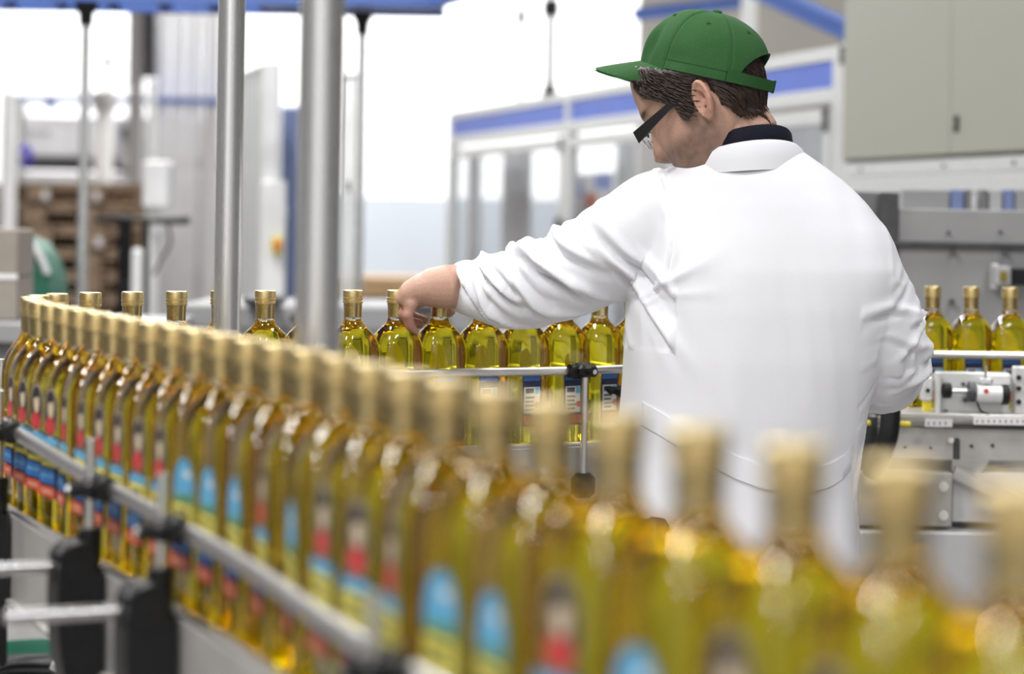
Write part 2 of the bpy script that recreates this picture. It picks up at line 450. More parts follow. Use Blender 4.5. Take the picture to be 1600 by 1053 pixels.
front_is = [i for i in range(len(S_LIST)) if i <= tip_i and PXS[i][0] < 1750]
back_is = [i for i in range(len(S_LIST)) if i > tip_i and PXS[i][0] < 1010]
right_is = [i for i in range(len(S_LIST)) if i > tip_i and PXS[i][0] >= 1400 and PXS[i][0] < 1680]
mid_is = []
HAND_PX = 686
hand_i = min(back_is, key=lambda i: abs(PXS[i][0] - HAND_PX))
# shift the back row a little so that one bottle stands under the worker's hand
for i in front_is + back_is + right_is:
    s = S_LIST[i]; p, d, n = on_path(s)
    px = PXS[i][0]
    land = False; kind = 'landscape'
    if i in front_is:
        j = len(front_is) - 1 - front_is.index(i)                  # 0 at the turn
        land = px > 330 and rb.random() < .5
        if i == 0: lab = 'out-of-focus gold-capped olive oil bottle cut off by the photo frame, nearest of the front row'
        else: lab = 'gold-capped olive oil bottle, %s of the front row counted from the turn' % ordinal(j)
        grp = 'oil bottles in the front row of the conveyor'
        ang = atan2(n.y, n.x) + (pi if land else 0) + rb.uniform(-.14, .14)
    elif i in back_is:
        j = back_is.index(i)
        lab = 'gold-capped olive oil bottle, %s of the back row counted from the turn' % ordinal(j)
        if i == hand_i: lab = 'gold-capped olive oil bottle gripped at the neck by the worker in the white coat'
        grp = 'oil bottles in the back row of the conveyor'
        ang = atan2(n.y, n.x) + rb.choice((.06, .12, .1, .02))
        kind = 'back'
    else:
        j = right_is.index(i)
        lab = 'olive oil bottle behind the steel labelling head, %s from the worker in the white coat' % ordinal(j)
        grp = 'oil bottles passing the labelling head'
        ang = atan2(n.y, n.x) + (.06, .10, .16, .1, .1, .1)[j % 6]
        kind = 'back'
    bottles.append(make_bottle(p, ang, lab, grp, kind))

# ------------------------------------------------------------------ the conveyor
conv = thing('bottle_conveyor', 'curved steel bottle conveyor with guide rails and black brackets', 'conveyor', (-.2, 2.4, 0))
def sweep(name, prof, m, s0=0.0, s1=None, step=.03, parent=conv, smooth=35, zfun=None):
    s1 = PL if s1 is None else s1; N = max(2, int((s1 - s0) / step)); rings = []
    for i in range(N + 1):
        s = s0 + (s1 - s0) * i / N; p, d, n = on_path(s)
        dz = zfun(s) if zfun else 0
        rings.append([p + n * u + Vector((0, 0, v + dz)) for u, v in prof])
    return MB().loft(rings).build(name, m, parent, smooth)
def rectp(u0, u1, v0, v1, b=.002): return [(u0 + b, v0), (u1 - b, v0), (u1, v0 + b), (u1, v1 - b), (u1 - b, v1), (u0 + b, v1), (u0, v1 - b), (u0, v0 + b)]
def roundp(u, v, r, n=12): return [(u + r * cos(2 * pi * k / n), v + r * sin(2 * pi * k / n)) for k in range(n)]
# chain links
lk = MB().box((0, 0, -.003), (.0365, .082, .004), None, .001).mesh('chain_link', 'rail_steel', smooth=None)
s = .06
while s < PL - .05:
    p, d, n = on_path(s)
    o = bpy.data.objects.new('chain_link', lk); col.objects.link(o); o.parent = conv
    o.location = p - Vector(conv.location); o.rotation_euler = (0, 0, atan2(d.y, d.x)); s += .0381
sweep('chain_bed', rectp(-.040, .040, -.030, -.010), 'dark_metal')
S_RM = s_at_px(1330, S_TIP + .6, PL)      # where the run passes behind the worker
sweep('side_plate', rectp(.049, .053, -.088, .012, .001), 'plate_steel', 0.0)
sweep('side_plate', rectp(-.053, -.049, -.135, .012, .001), 'plate_steel', 0.0)
sweep('wear_strip', roundp(.0475, .014, .005, 10), 'rail_steel')
sweep('wear_strip', roundp(-.0475, .014, .005, 10), 'rail_steel')
sweep('plate_flange', rectp(.040, .060, -.094, -.087, .001), 'plate_steel')
def zo(s): return interp([(0, .076), (1.2, .080), (2.0, .098), (S_TIP, .118), (S_TIP + .5, .13), (9, .134)], s)[0]
sweep('guide_rail', [(u, v * 1.25) for u, v in roundp(.0475, 0, .0068)], 'rail_steel', zfun=zo)
sweep('guide_rail', [(u, v * 1.1) for u, v in roundp(-.0475, 0, .0066)], 'rail_steel', S_TIP + .55, None, zfun=lambda s: .134)

def clamp(s, side, z, name='rail_clamp'):
    """black two-jaw clamp gripping a rail and a post"""
    p, d, n = on_path(s); n = n * side
    c = p + n * .054 + Vector((0, 0, z)); R = Matrix((d, n, (0, 0, 1))).transposed()
    g = MB(); g.box(c, (.042, .020, .026), R, .006); g.box(c + n * .010, (.030, .024, .020), R, .006)
    g.cyl(c - d * .024, c + d * .024, .011, 14); g.cyl(c + n * .02 + d * .0, c + n * .034, .0085, 10)
    o = g.build(name, 'black_plastic', conv)
    MB().cyl(c + n * .033, c + n * .037, .0042, 8).build('clamp_screw', 'steel', o)
    return c, d, n
def post(c, z0, z1, r=.0055): MB().cyl((c.x, c.y, z0), (c.x, c.y, z1), r, 12).build('post', 'rail_steel', conv)
# outer supports of the front run and the turn: bracket, head, cross rod, post, clamp
for px_, big in ((-30, 1), (6, 1), (150, 1), (264, 1), (600, 1), (1050, 0)):
    s = s_at_px(px_, .2, S_TIP, .06, zo(1.9)) if px_ > -20 else S_TIP + .14
    p, d, n = on_path(s)
    c, d, n = clamp(s, 1, zo(s)); up = Vector((0, 0, 1))
    q = c + n * .012
    post(q, CZ + .01, CZ + zo(s) + .05)
    # cross rod, sticking out to the side
    h = p + n * .085 + Vector((0, 0, .018))
    MB().cyl(p + n * .054 + Vector((0, 0, .018)), p + n * .205 + Vector((0, 0, .018)), .0066, 14).build('cross_rod', 'steel', conv)
    # head that holds rod and post
    R = Matrix((d, n, (0, 0, 1))).transposed()
    g = MB(); g.box(h + up * .0, (.036, .040, .046), R, .009); g.cyl(h + n * .0 + d * -.026, h + d * .026, .015, 14); g.cyl(q + up * (CZ + .0 - q.z), q + up * (CZ + .055 - q.z), .012, 14)
    hd = g.build('bracket_head', 'black_plastic', conv)
    MB().cyl(h + d * .026, h + d * .036, .009, 12).build('head_knob', 'steel', hd)
    # curved black arm down to the side plate
    pts = [(.057, -.165), (.066, -.166), (.086, -.125), (.099, -.070), (.103, -.012), (.098, .034), (.070, .042), (.064, .012), (.057, .004)]
    poly = [(Vector((a, b, 0))) for a, b in pts]; sm = catmull(poly + [poly[0]], 4)[:-1]
    MB().prism([(v.x, v.y) for v in sm], p - d * .024, n, up, d * .048).build('bracket_arm', 'black_plastic', conv)
    for zz in (-.03, -.07): MB().cyl(p + n * .053 + d * .03 + up * zz, p + n * .059 + d * .03 + up * zz, .006, 6).build('bolt', 'steel', conv)
# inner supports of the back run
for px_ in (912, 420):
    s = s_at_px(px_, S_TIP + .5, PL, -.06, .134)
    c, d, n = clamp(s, -1, .134)
    q = c + n * .010; post(q, CZ - .06, CZ + .134 - .010)
    R = Matrix((d, n, (0, 0, 1))).transposed()
    MB().box(q + Vector((0, 0, CZ - .05 - q.z)), (.04, .03, .04), R, .008).build('bracket_head', 'black_plastic', conv)
s = s_at_px(962, S_TIP + .5, PL, -.06, .1); p, d, n = on_path(s)
kp = p - n * .085 + Vector((0, 0, .092))
g = MB(); g.lathe([(.006, -.02), (.010, -.018), (.011, -.002), (.021, .004), (.022, .012), (.014, .017)], kp, 12); g.box(kp + Vector((-.018, 0, .010)), (.03, .012, .012), None, .004)
g.build('clamp_knob', 'black_plastic', conv)
post(kp, CZ - .06, kp.z - .01)
# legs of the conveyor
for s, off in ((.35, 0), (1.3, 0), (S_TIP + .30, 0), (S_TIP + 1.1, 0), (PL - .5, 0)):
    for side in (-1, 1):
        p, d, n = on_path(s, side * .03)
        g = MB(); g.bx(p.x - .02, p.x + .02, p.y - .02, p.y + .02, .03, CZ - .03); leg = g.build('leg', 'plate_steel', conv)
        MB().lathe([(.035, 0), (.035, .008), (.012, .018), (.012, .04)], (p.x, p.y, 0), 14).build('levelling_foot', 'black_plastic', leg)
# ------------------------------------------------------------------ the worker
mat('coat_cotton', (0.79, 0.795, 0.835), 0.85, scale=900, var=0.02, bump=0.03, spec=0.2)
mat('navy_knit', (0.008, 0.008, 0.018), 0.8, scale=600, var=0.3, bump=0.1, spec=0.2)
mat('cap_twill', (0.026, 0.098, 0.026), 0.8, scale=500, var=0.12, bump=0.08, spec=0.25)
mat('cap_stitch', (0.012, 0.075, 0.016), 0.8, scale=500, var=0.1)
mat('hair_brown', (0.032, 0.018, 0.012), 0.45, scale=300, var=0.35, stretch=(1, 1, .3))
mat('glasses_black', (0.008, 0.008, 0.009), 0.3, scale=30, var=0.1)
mat('trouser_cloth', (0.03, 0.035, 0.06), 0.85, scale=400, var=0.1)
mat('shoe_leather', (0.015, 0.013, 0.012), 0.4, scale=60, var=0.2)
def attr_mat(name, rough, spec=0.4, noise_s=400, bump=0.05, sss=0.0):
    m = bpy.data.materials.new(name); m.use_nodes = True; nt = m.node_tree; b = nt.nodes['Principled BSDF']
    a = nt.nodes.new('ShaderNodeVertexColor'); a.layer_name = 'tone'
    n = nt.nodes.new('ShaderNodeTexNoise'); n.inputs['Scale'].default_value = noise_s; n.inputs['Detail'].default_value = 3
    tc = nt.nodes.new('ShaderNodeTexCoord'); nt.links.new(tc.outputs['Object'], n.inputs['Vector'])
    h = nt.nodes.new('ShaderNodeHueSaturation'); mr = nt.nodes.new('ShaderNodeMapRange')
    mr.inputs['From Min'].default_value = .3; mr.inputs['From Max'].default_value = .7; mr.inputs['To Min'].default_value = .9; mr.inputs['To Max'].default_value = 1.1
    nt.links.new(n.outputs['Fac'], mr.inputs[0]); nt.links.new(mr.outputs[0], h.inputs['Value']); nt.links.new(a.outputs['Color'], h.inputs['Color'])
    nt.links.new(h.outputs[0], b.inputs['Base Color']); b.inputs['Roughness'].default_value = rough; b.inputs['Specular IOR Level'].default_value = spec
    if sss: b.inputs['Subsurface Weight'].default_value = sss; b.inputs['Subsurface Radius'].default_value = (.008, .004, .002); b.inputs['Subsurface Scale'].default_value = .5
    bp = nt.nodes.new('ShaderNodeBump'); bp.inputs['Strength'].default_value = bump; bp.inputs['Distance'].default_value = .001
    nt.links.new(n.outputs['Fac'], bp.inputs['Height']); nt.links.new(bp.outputs[0], b.inputs['Normal'])
    M[name] = m
attr_mat('skin', .5, .35, 500, .06, .12)

def remeshed(mb, voxel, smooth_it=4, fac=.5):
    """union of the collected closed shapes as one even surface: (verts, faces)"""
    me = mb.mesh('union_tmp', 'steel'); o = bpy.data.objects.new('union_tmp', me); col.objects.link(o)
    r = o.modifiers.new('r', 'REMESH'); r.mode = 'VOXEL'; r.voxel_size = voxel
    if smooth_it:
        q = o.modifiers.new('s', 'SMOOTH'); q.iterations = smooth_it; q.factor = fac
    dg = bpy.context.evaluated_depsgraph_get(); e = bpy.data.meshes.new_from_object(o.evaluated_get(dg))
    bpy.data.objects.remove(o); bpy.data.meshes.remove(me)
    return e
def finish(me, name, m, parent, smooth=True):
    me.name = name; me.materials.clear(); me.materials.append(M[m])
    me.polygons.foreach_set('use_smooth', [smooth] * len(me.polygons)); me.update()
    me.transform(Matrix.Translation(-root_loc(parent)))
    o = bpy.data.objects.new(name, me); col.objects.link(o); o.parent = parent
    return o

YB = 3.40                                                          # depth of the worker's spine
man = thing('person', 'person in a white work coat and green cap reaching over the bottles', 'person', (at(1150, 600, YB).x, YB, 0))
K = YB / F_PX                                                      # metres per pixel there

# --- head frame: x forward, y to the person's left, z up, origin between the ears
YAW, PITCH = radians(180 - 17), radians(30)
FWD = Vector((cos(YAW), sin(YAW), 0)); LEFT = Vector((-sin(YAW), cos(YAW), 0)); UP = Vector((0, 0, 1))
Fv = (FWD * cos(PITCH) - UP * sin(PITCH)); Uv = (UP * cos(PITCH) + FWD * sin(PITCH))
HO = at(1104, 165, YB + .02)
# --- cap frame
CP = radians(-12)                                                  # worn with the peak tipped up
Cf = FWD * cos(CP) - UP * sin(CP); Cu = UP * cos(CP) + FWD * sin(CP)
CO = at(1102, 122, YB + .02)
CA_F, CA_B, CB, CHT = .1025, .1020, .0865, .1005
def under_cap(p, tight=.955, far=9.0):
    q = p - CO; x, y, z = q.dot(Cf), q.dot(LEFT), q.dot(Cu)
    if z < -.004 or q.length > .2: return p
    z = min(z, CHT * .93); rr = max(.05, sqrt(max(0, 1 - (z / CHT) ** 2))) ** .8
    a = CA_F if x > 0 else CA_B
    r = sqrt((x / a) ** 2 + (y / CB) ** 2); lim = tight * rr if z > .006 else .97
    f_ = min(1, lim / max(r, 1e-6))
    return CO + Cf * (x * f_) + LEFT * (y * f_) + Cu * z
def hp(x, y, z): return HO + Fv * x + LEFT * y + Uv * z
HEAD = [(-.121, .068, .034, .016), (-.117, .078, .020, .028), (-.107, .086, .002, .042), (-.092, .088, -.018, .0525), (-.075, .0865, -.040, .060), (-.050, .087, -.066, .0665),
        (-.025, .089, -.083, .0705), (0, .0905, -.093, .0740), (.030, .0925, -.099, .0765), (.060, .093, -.098, .0765), (.085, .087, -.091, .072), (.103, .074, -.078, .060),
        (.116, .052, -.058, .043), (.123, .02, -.028, .018)]
def gs(v, s_): return exp(-(v / s_) ** 2)
def head_pt(th, z, grow=0.0):
    xf, xb, w = interp(HEAD, z); cx, lx = (xf + xb) / 2, (xf - xb) / 2
    p = 2.35; c, s_ = cos(th), sin(th)
    x = cx + (lx + grow) * math.copysign(abs(c) ** (2 / p), c); y = (w + grow) * math.copysign(abs(s_) ** (2 / p), s_)
    if c > 0:
        nose = interp([(-.052, 0, .010), (-.046, .013, .0125), (-.036, .0265, .0115), (-.026, .0225, .0095), (-.008, .0125, .0075), (.010, .0050, .007), (.024, .002, .008), (.03, 0, .01)], z) if -.052 < z < .03 else (0, .01)
        x += nose[0] * gs(y, nose[1])
        x += .0045 * gs(z - .032, .012) * gs(y, .05)                 # brow
        x -= .010 * gs(z - .010, .013) * gs(abs(y) - .033, .013)     # eye sockets
        x += .0035 * gs(z - .008, .007) * gs(abs(y) - .032, .010)    # eyelids
        x += .0055 * gs(z + .064, .006) * gs(y, .020) + .005 * gs(z + .077, .006) * gs(y, .018)
        x -= .0040 * gs(z + .070, .0035) * gs(y, .022) + .004 * gs(z + .087, .006) * gs(y, .02)
        x += .006 * gs(z + .103, .010) * gs(y, .018)
        x += .003 * gs(z + .012, .016) * gs(abs(y) - .045, .015)     # cheekbones
    return x, y
zs = [HEAD[0][0] + (HEAD[-1][0] - HEAD[0][0]) * i / 74 for i in range(75)]
mb = MB()
mb.loft([[hp(*head_pt(2 * pi * k / 72, z), z) for k in range(72)] for z in zs])
# ears
def ear(side):
    c0 = Vector((-.004, .0735 * side, -.004)); tilt = radians(8); flare = radians(26)
    ex = Vector((cos(flare), -sin(flare) * side, 0)) * -1           # towards the back of the ear
    ex = Vector((-cos(flare), sin(flare) * side, 0)); ez = Vector((-sin(tilt), 0, cos(tilt))); en = ez.cross(ex) * side
    if en.y * side < 0: en = -en
    rings = []; n = 40
    def outline(a):
        rx = .0175 if cos(a) > 0 else .0145; rz = .032
        rx *= 1 - .30 * max(0, -sin(a)) ; return rx * cos(a), rz * sin(a)
    hts = [(1.0, -.004), (1.03, .000), (1.0, .0045), (.92, .006), (.82, .0042), (.72, .001), (.60, .0028), (.50, .0035), (.38, -.003), (.2, -.007), (.02, -.008)]
    back = [(.02, -.012), (.5, -.011), (.85, -.007)]
    for r, h_ in back + hts:
        ring = []
        for k in range(n):
            a = 2 * pi * k / n; u, v = outline(a)
            hh = h_
            if .45 < r < .75 and cos(a) < -.2: hh -= .004               # no inner fold at the front
            if sin(a) < -.75: hh = min(hh, .002) if r > .6 else max(hh, -.002)   # lobe
            q = c0 + ex * (u * r + .012) + ez * (v * r) + en * (hh + .006 + max(0, u) * .1)
            ring.append(hp(*q))
        rings.append(ring)
    mb.loft(rings)
ear(1); ear(-1)
# neck, trunk core, arms
HB = on_path(S_LIST[hand_i])[0]                                    # the bottle it grips
HN = HB + Vector((0, 0, BH - .030))
mb.tube([hp(-.022, 0, -.02), hp(-.030, 0, -.060), at(1144, 225, YB + .01), at(1156, 285, YB + .01)], [.054, .054, .0565, .070], 28)
mb.loft([[at(cx + hw * cos(2 * pi * k / 24), py, YB) + Vector((0, .01 + dp * sin(2 * pi * k / 24), 0)) for k in range(24)] for py, cx, hw, dp in ((262, 1162, 60, .055), (290, 1170, 110, .07), (330, 1175, 150, .085), (420, 1190, 160, .10), (560, 1175, 155, .10), (700, 1150, 140, .095), (900, 1145, 140, .095))])
arm_l = [at(1030, 345, 3.42), at(940, 395, 3.445), at(860, 440, 3.465), at(780, 447, 3.50), at(725, 448, 3.53), at(695, 448, HB.y - .050), at(668, 450, HB.y - .040)]
mb.tube(arm_l, [.055, .050, .045, .043, .036, .0345, .030], 20)
arm_r = [at(1318, 400, 3.37), at(1375, 470, 3.37), at(1385, 560, 3.40), at(1360, 590, 3.50), at(1330, 600, 3.62), at(1310, 605, 3.70)]
mb.tube(arm_r, [.042, .042, .042, .040, .03, .027], 18)
for k in range(4): mb.tube([at(1312 - 6 * k, 600, 3.69), at(1300 - 8 * k, 606, 3.73), at(1296 - 8 * k, 618, 3.755)], [.011, .0085, .007], 10)
mb.tube([at(1312, 600, 3.68), at(1322, 592, 3.72), at(1318, 590, 3.75)], [.012, .0095, .008], 10)
mb.ell(at(1305, 603, 3.70), .028, .04, .018)
# left hand: palm, four fingers closing round the bottle neck, thumb on the far side
def hd(px, py, dy): return at(px, py, HB.y + dy)
mb.tube([hd(688, 448, -.048), hd(664, 451, -.040), hd(648, 459, -.032), hd(637, 470, -.026)], [(.026, .026), (.034, .0265), (.038, .0235), (.036, .018)], 20)
mb.ell(hd(651, 462, -.03), .022, .034, .020)
mb.tube([hd(668, 456, -.02), hd(684, 466, .012), hd(696, 480, .026), hd(706, 493, .022)], [.016, .0135, .0105, .0085], 14)
FING = [[(642, 475, -.058), (637, 492, -.060), (640, 508, -.052), (648, 519, -.040)],
        [(636, 469, -.040), (629, 489, -.042), (633, 507, -.034), (645, 516, -.022)],
        [(635, 464, -.020), (628, 484, -.020), (636, 501, -.012), (655, 506, -.003)],
        [(638, 459, .000), (632, 480, .004), (644, 495, .012), (662, 500, .018)]]
for i, ch in enumerate(FING):
    r0 = (.0088, .0096, .0100, .0098)[i]
    mb.tube([hd(*c) for c in ch], [r0 * 1.05, r0, r0 * .93, r0 * .8], 14)
    mb.ell(hd(*ch[0]), .0115, .0115, .0115); mb.ell(hd(*ch[1]), r0 * 1.05, r0 * 1.05, r0 * 1.05); mb.ell(hd(*ch[-1]), r0 * .82, r0 * .82, r0 * .82)
body_me = remeshed(mb, .0026, 3, .5)
for v in body_me.vertices:
    v.co = under_cap(v.co, .93, .05)
SK = Vector((.52, .315, .235))
def tone_of(p):
    q = p - HO; x, y, z = q.dot(Fv), q.dot(LEFT), q.dot(Uv)
    c = SK.copy()
    if q.length < .22:
        nz = .5 + .5 * noise.noise(p * 90)
        beard = sstep(-.020, -.045, z - .25 * max(0, .03 - x)) * sstep(-.03, .012, x) * (1 - .8 * gs(z + .07, .008) * gs(y, .02))
        beard = max(beard, sstep(.02, .006, abs(x - .020)) * sstep(.03, .0, z) * .8 * (1 if abs(y) > .05 else 0))
        if z < -.125 or (x < .02 and z < -.085): beard *= .2
        c = c.lerp(Vector((.105, .072, .055)), min(1, beard) * (.50 + .35 * nz))
        brow = gs(z - .030 - .1 * (abs(y) - .03), .0045) * gs(abs(y) - .036, .018) * (1 if x > .05 else 0)
        c = c.lerp(Vector((.06, .035, .025)), min(1, brow * 1.2))
        if x > .05: c = c.lerp(Vector((.50, .20, .17)), .6 * gs(z + .070, .008) * gs(y, .018))
        ear_ = gs(x + .018, .022) * gs(z + .002, .03) * (1 if abs(y) > .072 else 0)
        c = c.lerp(Vector((.55, .26, .20)), .6 * ear_)
    elif p.x < at(690, 450, 3.6).x:
        c = c.lerp(Vector((.46, .22, .175)), sstep(1.255, 1.215, p.z) * .8)
    return c
ca = body_me.color_attributes.new('tone', 'FLOAT_COLOR', 'POINT')
flat = []
for v in body_me.vertices:
    c = tone_of(v.co); flat += [c.x, c.y, c.z, 1]
ca.data.foreach_set('color', flat)
body = finish(body_me, 'body', 'skin', man)

# --- hair: a shell over the skull and locks growing down and back from under the cap
def hair_mask(th, z):
    x, y = head_pt(th, max(z, -.045))
    ed = .012 * noise.noise(Vector((x * 60, y * 60, z * 40)))
    if x > .030: lim = .010 + (x - .030) * .95 + (.5 if x > .072 else 0)   # temple
    elif x > .006: lim = -.014                                       # sideburn
    elif x > -.030: lim = .026 - abs(x + .012) * .5                  # round the ear
    else: lim = interp([(.030, -.022), (.05, -.052), (.075, -.082), (.11, -.088)], -x)[0]
    return z - lim - ed
def hair_pt(th, z, gr):
    if z < -.045 and cos(th) < 0:
        x, y = head_pt(th, -.045, gr); return x * (1 + .15 * (z + .045)), y * (1 + 1.2 * (z + .045))
    return head_pt(th, z, gr)
hb = MB(); n = 96; rings = []
zh = [-.104 + (.120 + .104) * i / 64 for i in range(65)]
for z in zh:
    ring = []
    for k in range(n):
        th = 2 * pi * k / n; m_ = hair_mask(th, z)
        gr = -.004 + .0095 * sstep(-.004, .010, m_) + .0015 * noise.noise(Vector((th * 14, z * 25, 3)))
        if m_ < -.02: gr -= .02
        ring.append(hp(*hair_pt(th, z, gr), z))
    rings.append(ring)
hb.loft(rings)
rh = random.Random(3)
def lock(th, z, ln, w):
    pts = []; rs = []; a = th; zz = z; N = 6; sw = rh.uniform(-.25, .25)
    for i in range(N):
        t = i / (N - 1)
        gr = .0045 + .004 * sin(t * pi * .8) + rh.uniform(-.0005, .001)
        pts.append(hp(*hair_pt(a, zz, gr), zz)); rs.append(w * (1 - t * .85) + .0002)
        bk = .0 if abs(abs(a) - pi) < .1 else 1
        sgn = 1 if sin(a) > 0 else -1
        a += sgn * (.055 + sw * .08) * bk * ln / .05; zz -= ln / N * (1.0 - .25 * t)
    hb.tube(pts, rs, 5)
cnt = 0
while cnt < 1500:
    th = rh.uniform(-pi, pi); z = rh.uniform(-.075, .085)
    if hair_mask(th, z) < .012 or cos(th) > .75: continue
    x, y = head_pt(th, z)
    qc = hp(x, y, z) - CO
    if qc.dot(Cu) > -.003 and qc.dot(Cf) > -.045: continue
    ln = rh.uniform(.022, .042) if x < -.02 else rh.uniform(.014, .024)
    if hair_mask(th, z) < ln * .5: ln *= .6
    lock(th, z, ln, rh.uniform(.0007, .0016)); cnt += 1
hb.v = [tuple(under_cap(Vector(v))) for v in hb.v]
hair = hb.build('hair', 'hair_brown', man, smooth=80)

# --- cap
def cp(x, y, z): return CO + Cf * x + LEFT * y + Cu * z
def crown_pt(ph, v, grow=0.0):
    """ph 0 at the front; v 0 at the rim, 1 at the button"""
    a = CA_F if cos(ph) > 0 else CA_B
    zz = sin(v * pi / 2) ** 1.04; rr = max(0, cos(v * pi / 2)) ** .80
    fr = max(0, cos(ph)) ** 2
    rr *= 1 + .05 * fr * sin(v * pi) ; bulge = .0
    x = a * cos(ph) * rr + .004 * (1 - rr); y = CB * sin(ph) * rr
    z = CHT * zz * (1 + .05 * fr * sin(v * pi))
    r = Vector((x, y, z)); nn = Vector((x / a, y / CB, .7 * z / CHT)).normalized()
    seam = min(abs(((ph / (pi / 3)) + .5) % 1 - .5), 1) * (pi / 3) * .09 * max(rr, .15)
    dn = -.0012 * gs(seam, .0022) + .0007 * gs(seam - .004, .0018)
    dn += .0020 * noise.noise(Vector((x * 22, y * 22, z * 16 + 5))) * (1 - v * .5)
    # crease where the front panels buckle above the peak
    dn -= .006 * gs(ph - .62, .10) * gs(v - .20, .16) - .004 * gs(ph - .45, .12) * gs(v - .28, .18)
    dn -= .003 * gs(ph - 1.25, .25) * gs(v - .12, .1)
    return r + nn * (dn + grow)
PH0, HOPEN = radians(52), .38
def rim_v(ph):
    d = abs(abs(ph) - pi)
    return HOPEN * sqrt(max(0, 1 - (d / PH0) ** 2)) if d < PH0 else 0.0
outer = []; inner = []
NP, NV = 180, 44
for j in range(NV + 1):
    ro = []; ri = []
    for k in range(NP):
        ph = -pi + 2 * pi * k / NP; v0 = rim_v(ph); v = v0 + (0.985 - v0) * j / NV
        ro.append(cp(*crown_pt(ph, v))); ri.append(cp(*crown_pt(ph, v, -.0016)))
    outer.append(ro); inner.append(ri)
cb = MB(); cb.loft(inner[::-1] + outer + [inner[0]], caps=False)
cb.loft([outer[-1], [cp(.004, 0, CHT)] * NP], caps=False)
cap = cb.build('cap', 'cap_twill', man, smooth=70)
# rim band, back strap, arch binding
def strip(f0, n, w, th_, m, parent, name):
    rings = []
    for i in range(n + 1):
        p, u, o = f0(i / n)
        rings.append([p - u * w / 2, p + u * w / 2, p + u * w / 2 + o * th_, p - u * w / 2 + o * th_])
    return MB().loft(rings).build(name, m, parent, 40)
def radial(ph): return (Cf * (cos(ph) / CA_B) + LEFT * (sin(ph) / CB)).normalized()
def strap_f(t):
    ph = pi - radians(62) + radians(124) * t; q = crown_pt(ph, 0.0)
    return cp(q.x, q.y, .0085), Cu, radial(ph)
strip(strap_f, 30, .017, .0022, 'cap_twill', cap, 'strap')
MB().box(cp(*crown_pt(pi + .25, 0)) + Cu * .009 + radial(pi + .25) * .003, (.004, .012, .020), Matrix((radial(pi + .25), Cu.cross(radial(pi + .25)), Cu)).transposed(), .001).build('strap_buckle', 'cap_twill', cap)
def arch_f(t):
    ph = pi + PH0 * (2 * t - 1) * .998; v = rim_v(ph); q = crown_pt(ph, v)
    return cp(*q), Cu * .6 + radial(ph) * .4, radial(ph)
strip(arch_f, 40, .004, .0016, 'cap_stitch', cap, 'arch_binding')
def side_band(t):
    ph = radians(58) + (pi - radians(52) - radians(58)) * t; q = crown_pt(ph, .10)
    return cp(*q), Cu, radial(ph)
strip(side_band, 40, .0012, .0006, 'cap_stitch', cap, 'stitch_line')
for kseam in range(6):
    ph = pi / 3 * kseam
    if abs(ph - pi) < .1: v0, = (HOPEN + .02,)
    else: v0 = .02
    pts = [cp(*crown_pt(ph, v0 + (.97 - v0) * i / 20, .0004)) for i in range(21)]
    MB().tube(pts, .0009, 6).build('panel_seam', 'cap_stitch', cap)
for ph in (pi / 6 + pi / 3 * i for i in range(6)):
    q = cp(*crown_pt(ph, .60, .0004)); w_ = radial(ph) * .6 + Cu * .8; w_.normalize()
    R = w_.to_track_quat('Z', 'Y').to_matrix(); g = MB()
    g.loft([[q + R @ Vector((r * cos(a * pi / 6), r * sin(a * pi / 6), h_)) for a in range(12)] for r, h_ in ((.0030, 0), (.0032, .0007), (.0020, .0009), (.0013, .0002))])
    g.build('eyelet', 'cap_stitch', cap)
MB().ell(cp(.004, 0, CHT + .001), .0075, .0075, .0042, Matrix((Cf, LEFT, Cu)).transposed()).build('top_button', 'cap_twill', cap)
# peak
rings = []; PHB = radians(62)
for j in range(15):
    v = j / 14; top = []; bot = []
    for k in range(33):
        u = -1 + k / 16; ph = PHB * u
        b0 = crown_pt(ph, 0.0); ex = .070 * (1 - abs(u) ** 2.6) ** .6 if abs(u) < 1 else 0
        x = b0.x + ex * v; y = b0.y * (1 - .06 * v)
        z = .004 - .30 * ex * v - 4.2 * y * y * (.25 + .75 * v) - .06 * v * v * ex
        top.append(cp(x, y, z + .0016)); bot.append(cp(x, y, z - .0016))
    rings.append(top + bot[::-1])
MB().loft(rings).build('peak', 'cap_twill', cap, 60)

# --- glasses
gr_ = bpy.data.objects.new('glasses', None); gr_.empty_display_size = .02; col.objects.link(gr_); gr_.parent = man
GS = radians(13)
def gp(x, y, z): return hp(x, y, .026 + z - tan_gs * (x + .005))
tan_gs = math.tan(GS)
for sd in (1, -1):
    rings = []
    for i in range(13):
        t = i / 12; x = -.012 + .118 * t; y = sd * (.0785 - .006 * t * t); hgt = .0035 + .0060 * t ** 1.5
        zz = -.004 * (1 - t) ** 4
        rings.append([gp(x, y + sd * a, zz + b) for a, b in ((-.0013, -hgt), (.0013, -hgt), (.0013, hgt), (-.0013, hgt))])
    MB().loft(rings).build('temple_arm', 'glasses_black', gr_, 40)
    outl = []
    for k in range(24):
        a = 2 * pi * k / 24; ca_, sa_ = cos(a), sin(a)
        outl.append((sd * (.036 + .0265 * math.copysign(abs(ca_) ** .6, ca_)), -.004 + .0165 * math.copysign(abs(sa_) ** .6, sa_)))
    MB().loft([[gp(.104 + xx - .25 * abs(y) ** 1.0 * .25, y, z) for y, z in outl] for xx in (-.0008, .0008)]).build('lens', 'lens_glass', gr_, None)
    MB().tube([gp(.104 - .0625 * abs(y), y, z) for y, z in outl[12:] + outl[:1]], .0010, 6).build('lens_rim', 'steel', gr_)
    MB().tube([gp(.105 - .0625 * abs(y), y, z) for y, z in outl[1:12]], .0018, 6).build('brow_rim', 'glasses_black', gr_)
